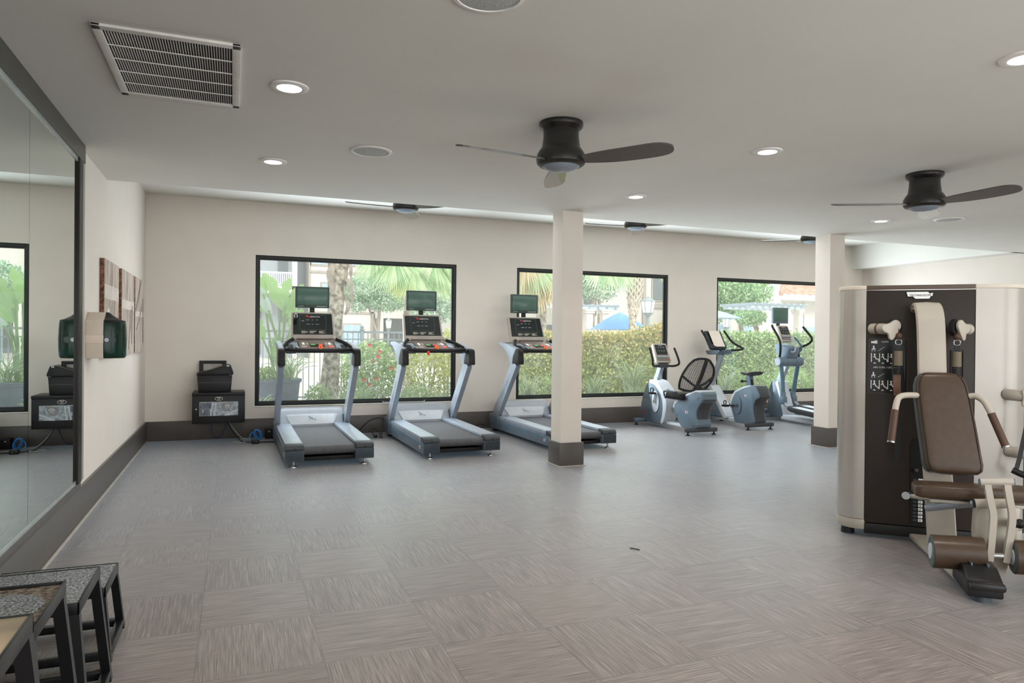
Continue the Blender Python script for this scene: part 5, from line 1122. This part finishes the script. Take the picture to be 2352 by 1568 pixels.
LEAVES = [((-0.05, 0, 0.65), (-0.14, 0, 1.25), (-0.24, -0.05, 1.95), (-0.46, -0.1, 2.40), 0.28, 0, LF_BANANA), ((0.0, 0, 0.65), (-0.04, 0, 1.2), (-0.16, -0.05, 1.70), (-0.34, -0.08, 2.10), 0.20, 1, LF_BANW),
          ((0.02, 0, 0.65), (0.05, 0, 1.3), (0.06, 0, 1.78), (-0.24, 0, 2.27), 0.30, 0, LF_BANANA), ((0.05, 0, 0.65), (0.04, 0, 1.2), (0.10, 0, 1.66), (0.34, -0.02, 2.12), 0.26, 1, LF_BANANA),
          ((-0.08, 0, 0.65), (-0.12, 0, 0.95), (-0.25, 0.02, 1.30), (-0.34, 0.0, 1.62), 0.22, 1, LF_BANANA), ((0.0, -0.02, 0.65), (-0.03, 0, 0.80), (-0.06, -0.03, 1.0), (-0.05, -0.05, 1.35), 0.17, 1, LF_BANANA),
          ((0.06, 0, 0.65), (0.10, 0, 1.15), (0.20, 0, 1.42), (0.40, 0, 1.52), 0.20, 1, LF_BANW), ((0.0, 0.05, 0.65), (0.0, 0.1, 1.2), (-0.20, 0.12, 1.72), (-0.36, 0.15, 2.0), 0.24, 1, LF_BANANA),
          ((0.06, 0.04, 0.65), (0.08, 0.1, 1.1), (0.18, 0.15, 1.48), (0.36, 0.2, 1.74), 0.24, 1, LF_BANANA), ((0.03, 0.05, 0.65), (0.0, 0.1, 1.3), (0.02, 0.12, 1.85), (0.16, 0.15, 2.22), 0.22, 1, LF_BANANA)]
for p0, p1, p2, p3, wd, k, m in LEAVES:
    st = B().tube([p0, p1, p2], 0.016, 8, 4).done('leaf_stalk', mat('stalk_green', (150, 178, 120), 0.6), pt)
    a, c = Vector(p2), Vector(p3); d = c - a
    mesh_of('broad_leaf', [broad_leaf(None, [a - d*0.12, a + d*0.3, a + d*0.7 , c], 1, wd*0.88, (0.15, -1.0, 0.25), m)], m, pt)
ps = []
for i in range(60):
    az = rg.uniform(0, 2*PI); ps.append(strip(arch_pts((0.16+rg.gauss(0, 0.04), -0.05+rg.gauss(0, 0.05), 0.6), az, rg.uniform(0.2, 0.5), rg.uniform(0.3, 0.6), 6, 0.9), 0.014, Vector((math.sin(az), -math.cos(az), 0.2)), 0.1))
mesh_of('grassy_underplanting', ps, LF_GRASS, pt)
leaf_obj('ground_cover', 500, ell((-0.18, -0.12, 0.72), (0.16, 0.16, 0.14), 0.1), 0.05, 0.03, LF_SHRUB, pt)

# palms
def fan(c, az, tilt, Rr, n, m, parent, droop=0.5, name='fan_frond', ang=150):
    """fan-shaped palm leaf: rays from a hub, hanging outwards"""
    c = Vector(c); ax = Vector((math.cos(az), math.sin(az), 0)); out = (ax*math.cos(tilt) + Vector((0, 0, math.sin(tilt)))).normalized()
    side = Vector((-math.sin(az), math.cos(az), 0)); ps = []
    nrm = out.cross(side)
    for i in range(n):
        a = R(-ang + 2*ang*i/(n-1)) * 0.62; d = out*math.cos(a) + side*math.sin(a); L = Rr*(0.72 + 0.28*math.cos(a*0.8))*rg.uniform(0.9, 1.05)
        pts = [c + d*L*u + Vector((0, 0, -droop*L*u*u*(1.0 if u < 0.6 else 1.25))) for u in (0, 0.3, 0.55, 0.8, 1.0)]
        ps.append(strip(pts, L*(0.095 if n < 40 else 0.055), nrm, 0.06, 0.35))
    return mesh_of(name, ps, m, parent)
def palm(x, y, label, trunk, crossed, fronds, crown_z, name='palm_tree', grp='palms outside'):
    t = thing(name, label, 'palm tree', (x, y, 0), 0, grp)
    b = B(); rings = []
    for i, (z, r, dx) in enumerate(trunk): rings.append([(dx + r*math.cos(a)*(1+0.05*math.sin(5*a+i)), r*math.sin(a), z) for a in [2*PI*k/20 for k in range(20)]])
    b.loft(rings); tr = b.done('trunk', BARK2 if crossed else BARK, t, 60)
    return t, tr
pA, tr = palm(1.47, 12.0, 'thick grey palm trunk with peeling boots in the first window, behind the leftmost treadmill', [(0, 0.185, 0.0), (0.3, 0.165, 0.0), (0.7, 0.145, 0.03), (1.2, 0.13, 0.07), (1.7, 0.125, 0.11), (2.0, 0.14, 0.13), (2.3, 0.16, 0.145), (2.7, 0.17, 0.16), (3.4, 0.17, 0.2), (4.6, 0.16, 0.25)], False, 0, 4.6)
for p0, p1, p2, w in (((0.25, -0.12, 2.30), (0.33, -0.16, 2.22), (0.37, -0.2, 1.86), 0.07), ((0.05, -0.13, 2.55), (0.0, -0.18, 2.35), (0.06, -0.16, 2.05), 0.10), ((0.26, -0.1, 2.05), (0.30, -0.15, 1.85), (0.25, -0.14, 1.70), 0.06), ((0.30, -0.08, 2.6), (0.34, -0.12, 2.5), (0.34, -0.14, 2.28), 0.05)):
    B().bar(sm([p0, p1, p2], 4), w, 0.02, up=(0, -1, 0.2), scale=[0.7, 0.9, 1.1, 1.2, 1.2, 1.1, 0.9, 0.6, 0.2]).done('peeling_boot', mat('palm_boot_grey', (162, 148, 138), 0.9, var=0.25, scale=10), pA)
for k in range(12): fan((0.25, 0, 4.6), k*2*PI/12, R(25 - 50*(k % 2)), 1.3, 18, LF_FAN, pA, 0.35)
pB, tr = palm(3.73, 16.0, 'shorter fan palm with drooping green fronds in the first window, right part', [(0, 0.12, 0), (1.0, 0.10, 0), (2.0, 0.085, 0), (2.6, 0.085, 0), (3.3, 0.10, 0)], True, 0, 3.2)
for cx, cz, az, r_, m in ((-0.42, 3.08, -2.2, 0.80, LF_FAN), (0.03, 2.92, -1.55, 0.74, LF_FAN), (0.50, 3.05, -0.95, 0.80, LF_FAN), (-0.20, 2.62, -1.9, 0.52, LF_YEL), (0.55, 2.66, -1.1, 0.55, LF_FAN), (-0.8, 3.2, -2.6, 0.7, LF_FAN), (0.85, 3.15, -0.6, 0.75, LF_FAN)):
    fan((cx, -0.55 if abs(cx) < 0.6 else -0.3, cz), az, R(-50), r_, 44, m, pB, 0.22, ang=130)
    B().tube([(0, 0, 3.15), (cx*0.6, -0.3, cz+0.22), (cx, -0.5, cz)], 0.012, 6, 3).done('frond_stalk', mat('stalk_green', (150, 178, 120), 0.6), pB)
pC, tr = palm(6.95, 15.6, 'fan palm with dry straw-coloured fronds at the left of the second window', [(0, 0.14, 0), (1.5, 0.13, 0), (3.0, 0.14, 0), (3.6, 0.14, 0)], True, 0, 3.4)
for cx, cz, az, m in ((-0.45, 3.1, -2.0, LF_FAN), (-0.65, 3.2, -2.5, LF_DRY), (-0.15, 3.0, -1.6, LF_DRY), (0.1, 2.95, -1.2, LF_DRY), (-0.3, 2.75, -1.8, LF_DRY), (0.35, 3.1, -0.8, LF_FAN)):
    fan((cx, -0.5, cz), az, R(-62), 0.75, 24, m, pC, 0.25, ang=105)
pD, tr = palm(13.4, 22.0, 'distant palm with criss-cross bark beside the garden lamp in the second window', [(0, 0.15, 0.02), (1.8, 0.13, 0.02), (2.2, 0.14, 0.03), (2.6, 0.24, 0.06), (3.2, 0.28, 0.10), (4.2, 0.27, 0.14)], True, 0, 4.2)
b = B()
for i in range(16):
    for j in range(6):
        a = -PI + j*PI/5 + (0.3 if i % 2 else 0); z = 2.2 + i*0.12; r_ = 0.15 + 0.13*min(1, (z-2.2)/0.7); cxx = 0.04 + 0.1*(z-2.2)/2
        for s in (-1, 1): b.bar([(cxx + r_*math.cos(a), r_*math.sin(a), z), (cxx + (r_+0.04)*math.cos(a+s*0.30), (r_+0.04)*math.sin(a+s*0.30), z+0.20)], 0.05, 0.02, up=(math.cos(a), math.sin(a), 0))
b.done('crossed_boots', mat('palm_boot_pale', (214, 200, 186), 0.9, var=0.2, scale=10), pD)
for cx, az in ((-1.5, -2.0), (-1.0, -1.4), (0.9, -0.9), (1.3, -1.5)): fan((cx, -0.6, 4.0), az, R(-60), 1.0, 22, LF_FAN, pD, 0.25, ang=110)

# trees
def tree(x, y, label, blobs, trunks, m, L=0.2):
    t = thing('leafy_tree', label, 'tree', (x, y, 0), 0, 'trees beyond the fence')
    V = []
    for i, (c, r_, N) in enumerate(blobs): V.append((ell(c, r_, 0.3), N))
    tot = sum(n for _, n in V)
    def samp():
        k = rg.randrange(tot)
        for s, n in V:
            if k < n: return s()
            k -= n
    leaf_obj('crown', tot, samp, L, L*0.55, m, t)
    b = B()
    for pts, r_ in trunks: b.tube(pts, r_, 9, 3)
    b.done('trunk', mat('tree_trunk_grey', (160, 146, 132), 0.9, var=0.2), t)
tree(3.9, 21.0, 'grey-green oak behind the first two treadmill televisions', [((-0.3, 0, 2.75), (0.75, 0.6, 0.42), 3000), ((0.35, 0, 2.45), (0.7, 0.5, 0.36), 2600), ((0.9, 0.2, 2.9), (0.9, 0.6, 0.5), 2600), ((-0.5, 0, 2.35), (0.35, 0.3, 0.3), 1000)], [([(0.15, 0, 0), (0.12, 0, 1.4), (0.2, 0, 2.7)], 0.05), ([(0.12, 0, 1.4), (-0.3, 0, 2.6)], 0.03)], LF_OAK, 0.08)
tree(15.0, 29.0, 'dense grey-green tree above the pergola in the second window', [((-0.3, 0, 4.1), (1.5, 0.9, 1.0), 2400), ((0.9, 0.2, 3.9), (1.1, 0.7, 0.9), 1500), ((-1.4, 0.2, 4.6), (1.4, 0.9, 1.0), 1400)], [([(0.55, 0, 0), (0.55, 0, 3.2)], 0.10), ([(0.95, 0.2, 0), (0.9, 0, 3.2)], 0.08)], LF_TREE, 0.14)
tree(22.9, 28.6, 'bright green broad tree filling the left of the right window', [((-0.8, 0, 3.85), (1.75, 1.0, 1.05), 3000), ((0.5, 0, 3.5), (1.5, 0.9, 0.95), 2600), ((-1.0, 0.2, 2.8), (1.2, 0.8, 0.7), 1400), ((1.8, 0.2, 3.85), (1.2, 0.7, 0.8), 1200), ((1.0, -0.1, 2.75), (0.7, 0.5, 0.4), 700)], [([(0.95, 0, 0), (0.90, 0, 1.6), (0.75, 0, 2.6)], 0.11), ([(-0.7, 0, 0), (-0.7, 0, 1.6), (-0.9, 0, 2.6)], 0.05)], LF_TREEB, 0.18)
tree(20.3, 23.6, 'small tree with a leaning trunk beside the tile-roofed house', [((-0.25, 0, 2.3), (0.75, 0.5, 0.36), 1300)], [([(0.35, 0, 0), (0.2, 0, 1.5), (-0.15, 0, 2.3)], 0.10)], LF_TREEB, 0.13)
tree(8.5, 30.5, 'hazy tree behind the fence at the right edge of the first window', [((0, 0, 3.0), (1.5, 1, 1.0), 2000)], [([(0, 0, 0), (0, 0, 2.6)], 0.12)], LF_TREE, 0.22)

# iron fence
fn = thing('iron_fence', 'blue-grey iron picket fence behind the planting bed', 'fence', (0.4, 14.5, 0))
x = 0.0; k = 0
for px in (-2.5, -0.2, 2.05, 4.4, 6.75, 9.1, 11.45, 13.8, 16.15):
    b = B(); b.box(px-0.035, px+0.035, -0.035, 0.035, 0, 1.48, 0.004).box(px-0.045, px+0.045, -0.045, 0.045, 1.48, 1.50).sph((px, 0, 1.54), 0.035)
    b.done('fence_post', GALV, fn)
    if px < 16:
        b = B(); b.box(px+0.04, px+2.30, -0.015, 0.015, 1.42, 1.46).box(px+0.04, px+2.30, -0.015, 0.015, 1.28, 1.305).box(px+0.04, px+2.30, -0.015, 0.015, 0.12, 0.15)
        for i in range(20): xx = px + 0.12 + i*0.108; b.box(xx-0.008, xx+0.008, -0.008, 0.008, 0.05, 1.42)
        b.done('picket_panel', GALV, fn)

# garden lamps, parasols, pergolas
def lamp(x, y, zb, h, w, label):
    t = thing('garden_lamp_post', label, 'lamp post', (x, y, 0), 0, 'garden lamp posts')
    B().lathe([(0.001, 0), (w*0.35, 0), (w*0.32, 0.1), (w*0.17, 0.2), (w*0.15, zb-0.1), (w*0.30, zb-0.08), (w*0.30, zb-0.04), (w*0.42, zb), (0.001, zb)], 16).done('post', LAMPM, t)
    b = B(); b.loft([[(s*math.cos(a), s*math.sin(a), z) for a in [PI/6 + PI/3*k for k in range(6)]] for z, s in ((zb, w*0.36), (zb+h*0.9, w*0.50))]); b.done('lantern_glass', LAMPG, t)
    b = B()
    for k in range(6): a = PI/6 + PI/3*k; b.tube([(w*0.36*math.cos(a), w*0.36*math.sin(a), zb), (w*0.50*math.cos(a), w*0.50*math.sin(a), zb+h*0.9)], w*0.03, 6)
    b.loft([[(s*math.cos(a), s*math.sin(a), z) for a in [PI/6 + PI/3*k for k in range(6)]] for z, s in ((zb+h*0.9, w*0.58), (zb+h*0.95, w*0.58), (zb+h*1.15, w*0.2), (zb+h*1.3, w*0.05))]); b.done('lantern_cap', LAMPM, t)
lamp(8.26, 40.0, 1.85, 0.45, 0.36, 'small white garden lamp between the televisions of the first two treadmills')
lamp(12.78, 20.0, 2.22, 0.42, 0.46, 'large garden lamp beside the blue parasol in the second window')
lamp(17.57, 22.0, 1.84, 0.34, 0.32, 'garden lamp under the pale parasol at the left of the right window')
BLUEF = mat('parasol_blue', (124, 170, 222), 0.8, var=0.03); PALEB = mat('parasol_pale_blue', (172, 204, 228), 0.8, var=0.03)
def parasol(x, y, zt, zb, r_, m, label):
    t = thing('garden_parasol', label, 'parasol', (x, y, 0), R(12), 'parasols by the pool'); b = B(); n = 8
    V = [(0, 0, zt)]; F = []
    for ring, (k, z) in enumerate(((0.5, zt - (zt-zb)*0.42), (1.0, zb))):
        for i in range(n*3):
            a = 2*PI*i/(n*3); sc = 1.0 if i % 3 == 0 else 0.955; dz = 0 if i % 3 == 0 else -0.02*k*r_ + (0.03 if ring else 0)
            V.append((r_*k*sc*math.cos(a), r_*k*sc*math.sin(a), z + dz))
    q = n*3
    for i in range(q): F.append((0, 1+i, 1+(i+1) % q)); F.append((1+i, 1+q+i, 1+q+(i+1) % q, 1+(i+1) % q))
    b.add(V, F); b.done('canopy', m, t, 20)
    B().cyl((0, 0, 0), (0, 0, zt+0.06), 0.022, n=10).done('pole', WHITE, t)
    b = B()
    for i in range(n): a = 2*PI*i/n; b.tube([(0.02*math.cos(a), 0.02*math.sin(a), zt-0.12), (r_*0.97*math.cos(a), r_*0.97*math.sin(a), zb-0.015)], 0.010, 6)
    b.done('ribs', WHITE, t)
parasol(14.05, 24.0, 2.40, 1.70, 1.18, BLUEF, 'blue parasol above the hedge in the second window')
parasol(15.3, 20.0, 2.42, 2.08, 1.08, PALEB, 'pale blue parasol at the left edge of the right window')
parasol(17.1, 25.4, 2.02, 1.84, 1.45, mat('parasol_navy', (112, 140, 172), 0.8), 'far grey-blue parasol behind the lamp at the right edge of the second window')
def pergola(x0, x1, y, zt, zb, cols, label, cw=1.0):
    t = thing('pergola', label, 'pergola', ((x0+x1)/2, y, 0), 0, 'white timber pergolas'); cx = (x0+x1)/2
    b = B()
    for i in range(9): xx = x0 + (x1-x0)*i/8 - cx; b.prism([(-0.5, zt-0.04), (-0.42, zt-0.09), (1.4, zt-0.09), (1.4, zt), (-0.5, zt)], 'x', xx-0.035, xx+0.035)
    b.done('rafters', mat('pergola_grey_white', (188, 198, 206), 0.8), t)
    B().box(x0-cx-0.1, x1-cx+0.1, -0.25, -0.12, zb, zt-0.10).box(x0-cx-0.1, x1-cx+0.1, 1.0, 1.12, zb, zt-0.10).done('beams', mat('pergola_grey_white', (188, 198, 206), 0.8), t)
    for c in cols:
        B().box(c-cx-0.14*cw, c-cx+0.14*cw, -0.33, -0.05, 0, zb-0.16).box(c-cx-0.2*cw, c-cx+0.2*cw, -0.39, 0.01, zb-0.16, zb-0.07).box(c-cx-0.24*cw, c-cx+0.24*cw, -0.42, 0.04, zb-0.07, zb).done('pergola_column', mat('pergola_column_cream', (236, 226, 214), 0.85), t)
pergola(11.6, 14.9, 26.0, 2.76, 2.56, (12.2, 13.62, 14.38), 'white pergola on square columns behind the blue parasol')
pergola(17.05, 19.4, 20.3, 2.68, 2.48, (19.25,), 'white pergola beside the tile-roofed house in the right window', 0.5)

# buildings
ab = thing('apartment_building', 'cream apartment building with a railed balcony behind the first window', 'building', (0, 45, 0))
B().box(-8, 4.35, 1.2, 9, 0, 9).done('wall', STUCG, ab)  # balcony recess wall, its shade painted in as a darker grey
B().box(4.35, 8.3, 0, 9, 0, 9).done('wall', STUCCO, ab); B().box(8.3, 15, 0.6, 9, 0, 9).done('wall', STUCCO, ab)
B().box(-8, 4.36, -0.6, 1.25, 3.90, 4.36).done('balcony_slab', STUCCO, ab)
B().box(3.28, 3.58, -0.6, -0.3, 0, 9).done('balcony_column', STUCCO, ab); B().box(4.30, 4.44, -0.05, 1.25, 0, 9).done('corner_strip', BAND, ab)
rl = B().box(-8, 3.28, -0.58, -0.52, 5.10, 5.20).box(-8, 3.28, -0.58, -0.52, 4.42, 4.47).done('balcony_rail', WHITE, ab)
b = B()
for i in range(40): xx = 3.2 - i*0.12; b.box(xx-0.022, xx+0.022, -0.57, -0.53, 4.45, 5.12)
b.done('balusters', WHITE, rl)
for x0, x1, z0, z1, y in ((2.55, 3.15, 5.3, 6.6, 1.19), (3.62, 4.2, 4.4, 6.5, 1.19), (2.6, 3.3, 2.2, 3.8, 1.19), (-1.0, 1.6, 0.2, 3.6, 1.19)):
    B().box(x0, x1, y-0.03, y, z0, z1).done('dark_opening', SHADE, ab)
for x0, x1, z0, z1, y in ((4.48, 5.38, 5.80, 7.2, 0), (5.1, 5.9, 3.5, 4.62, 0), (6.5, 7.4, 5.85, 7.2, 0), (6.45, 7.45, 0.5, 2.08, 0)):
    f = B().box(x0-0.10, x1+0.10, y-0.05, y, z0-0.10, z1+0.10).done('window', BAND, ab); B().box(x0, x1, y-0.07, y-0.045, z0, z1).done('pane', WGL, f)
    b = B(); b.box((x0+x1)/2-0.03, (x0+x1)/2+0.03, y-0.085, y-0.065, z0, z1)
    for kk in (1, 2): b.box(x0, x1, y-0.085, y-0.065, z0 + (z1-z0)*kk/3 - 0.02, z0 + (z1-z0)*kk/3 + 0.02)
    b.done('glazing_bars', WHITE, f)
B().box(4.36, 8.3, -0.08, 0, 5.28, 5.42).done('band', BAND, ab); B().box(4.36, 15, -0.1, 0.6, 2.80, 2.92).done('band', BAND, ab); B().box(8.14, 8.32, -0.1, 0.7, 0, 9).done('corner_strip', BAND, ab)
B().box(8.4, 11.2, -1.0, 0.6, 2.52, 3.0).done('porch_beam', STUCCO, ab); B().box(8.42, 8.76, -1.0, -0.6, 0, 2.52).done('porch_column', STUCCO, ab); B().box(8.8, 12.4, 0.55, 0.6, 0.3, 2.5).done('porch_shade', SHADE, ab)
b = B(); b.box(8.8, 11.2, -0.95, -0.9, 3.55, 3.6)
for i in range(22): xx = 8.85 + i*0.11; b.box(xx-0.015, xx+0.015, -0.94, -0.91, 3.0, 3.58)
b.done('porch_railing', mat('porch_rail_dark', (110, 104, 104), 0.6), ab)
cb = thing('stucco_building', 'cream stucco building with a window behind the palm in the second window', 'building', (18, 31, 0))
B().box(-7.5, 5.0, 0, 7, 0, 8).done('wall', STUCCO, cb); B().box(1.45, 1.62, -0.12, 0, 0, 8).done('corner_strip', BAND, cb); B().box(1.62, 5, -0.08, 0, 2.95, 3.2).done('band', BAND, cb)
f = B().box(2.0, 3.2, -0.06, 0, 3.3, 5.2).done('window', BAND, cb); B().box(2.08, 3.12, -0.08, -0.05, 3.38, 5.1).done('pane', SHADE, f)
for x0, x1, z0, z1 in ((-4.4, -3.5, 0.3, 2.0), (-1.9, -1.2, 2.5, 3.4)): B().box(x0, x1, -0.04, 0, z0, z1).done('dark_opening', SHADE, cb)
tb = thing('tile_roofed_house', 'house with a curved terracotta tile roof at the right of the right window', 'house', (22.6, 22.0, 0))
B().prism([(-1.10, 0.1), (4, 0.1), (4, 5), (3.6, 5)], 'z', 0, 2.93).done('wall', STUCCO, tb)
B().prism([(-2.85, -0.5), (4, -0.5), (4, 5.2), (2.7, 5.2)], 'z', 2.99, 3.08).prism([(-2.95, -0.55), (4, -0.55), (4, 5.25), (2.65, 5.25)], 'z', 2.93, 2.99).done('eaves', WHITE, tb)
V, F = [], []; nx, ny = 90, 12
for j in range(ny+1):
    for i in range(nx+1):
        u = i/nx; v = j/ny; xx = -2.85 + v*3.0 + u*(6.9 - v*3.0); V.append((xx, -0.55 + v*3.0, 3.10 + v*1.15 + 0.055*abs(math.sin(xx*PI/0.36)) + 0.02*(1 - (v*ny*0.5) % 1)))
for j in range(ny):
    for i in range(nx): a = j*(nx+1)+i; F.append((a, a+1, a+nx+2, a+nx+1))
b = B(); b.add(V, F); b.done('tile_roof', mat('terracotta_tiles', (196, 132, 106), 0.8, var=0.2, scale=5, col2=(226, 180, 158)), tb, 60)
B().tube([(-2.85, -0.5, 3.16), (-1.35, 1.0, 3.74), (0.1, 2.4, 4.28)], 0.09, 10, 2).done('hip_ridge', mat('terracotta_tiles', (196, 132, 106)), tb)
B().box(-1.0, -0.2, 0.05, 0.1, 1.2, 1.9).done('low_window', WGL, tb)
fb = thing('far_pool_house', 'low pale building with blue-grey windows seen through the bright green tree', 'building', (26, 31.5, 0))
B().box(-3.0, 8, 0, 4, 0, 3.6).done('wall', STUCCO, fb)
for x0, x1 in ((-1.4, -0.6), (0.0, 0.9)):
    f = B().box(x0-0.06, x1+0.06, -0.05, 0, 1.0, 2.24).done('window', WHITE, fb); B().box(x0, x1, -0.07, -0.04, 1.06, 2.18).done('pane', WGL, f)
# ------------------------------------------------------------------ light and camera
W = bpy.data.worlds.new('overcast_sky'); S.world = W; W.use_nodes = True
bg = W.node_tree.nodes['Background']; bg.inputs[0].default_value = (0.93, 0.97, 1.0, 1); bg.inputs[1].default_value = 1.55
def area(name, loc, rot, sx, sy, power, col=(1, 1, 1), spread=None):
    l = bpy.data.lights.new(name, 'AREA'); l.shape = 'RECTANGLE'; l.size = sx; l.size_y = sy; l.energy = power; l.color = col
    if spread: l.spread = spread
    o = bpy.data.objects.new(name, l); C.objects.link(o); o.location = loc; o.rotation_euler = rot
    o.visible_camera = False; o.visible_glossy = False
    return o
area('rear_fill_light', (4.5, -2.6, 1.5), (R(90+14), 0, 0), 9, 2.2, 250, (0.97, 0.985, 1.0))  # added unseen fill lamp behind the camera, brightens the room
area('room_fill_light', (3.2, 3.0, 2.62), (0, 0, 0), 7, 5, 70, (1.0, 0.985, 0.96))
area('room_fill_light', (4.5, 7.8, 2.66), (0, 0, 0), 9, 1.6, 60, (1.0, 0.97, 0.94))
for x0, x1 in WINS:
    area('window_daylight', ((x0+x1)/2, YW-0.36, 1.42), (R(-90-9), 0, 0), x1-x0-0.1, 1.9, 105, (0.84, 0.93, 1.0))
for (x, y), lb in LIGHTS:
    l = bpy.data.lights.new('downlight_beam', 'SPOT'); l.energy = 22; l.spot_size = R(110); l.spot_blend = 0.8; l.shadow_soft_size = 0.06; l.color = (1, 0.9, 0.8)
    o = bpy.data.objects.new('downlight_beam', l); C.objects.link(o); o.location = (x, y, ZC-0.03)
su = bpy.data.lights.new('hazy_sun', 'SUN'); su.energy = 2.3; su.angle = R(25); su.color = (1, 0.96, 0.9)
o = bpy.data.objects.new('hazy_sun', su); C.objects.link(o); o.rotation_euler = (R(48), 0, R(15))

cd = bpy.data.cameras.new('camera'); cd.sensor_width = 36; cd.sensor_fit = 'HORIZONTAL'; cd.lens = 1612.84 / 2352 * 36; cd.clip_start = 0.05; cd.clip_end = 300
cam = bpy.data.objects.new('camera', cd); C.objects.link(cam)
yaw, pit, rol = 0.3778, -0.0051, 0.0093
fw = Vector((math.sin(yaw)*math.cos(pit), math.cos(yaw)*math.cos(pit), math.sin(pit))); rt = Vector((math.cos(yaw), -math.sin(yaw), 0)); up = rt.cross(fw)
r2 = rt*math.cos(rol) + up*math.sin(rol); u2 = up*math.cos(rol) - rt*math.sin(rol)
mw = Matrix((r2, u2, -fw)).transposed().to_4x4(); mw.translation = (0, 0, 1.35); cam.matrix_world = mw
S.camera = cam
S.view_settings.view_transform = 'Standard'; S.view_settings.look = 'None'; S.view_settings.exposure = 0.33; S.view_settings.gamma = 1.0
cy = S.cycles
cy.max_bounces = 7; cy.diffuse_bounces = 4; cy.glossy_bounces = 4; cy.transmission_bounces = 4; cy.transparent_max_bounces = 8
cy.use_denoising = True; cy.use_adaptive_sampling = True; cy.adaptive_threshold = 0.02; cy.caustics_reflective = False; cy.caustics_refractive = False; cy.sample_clamp_indirect = 6
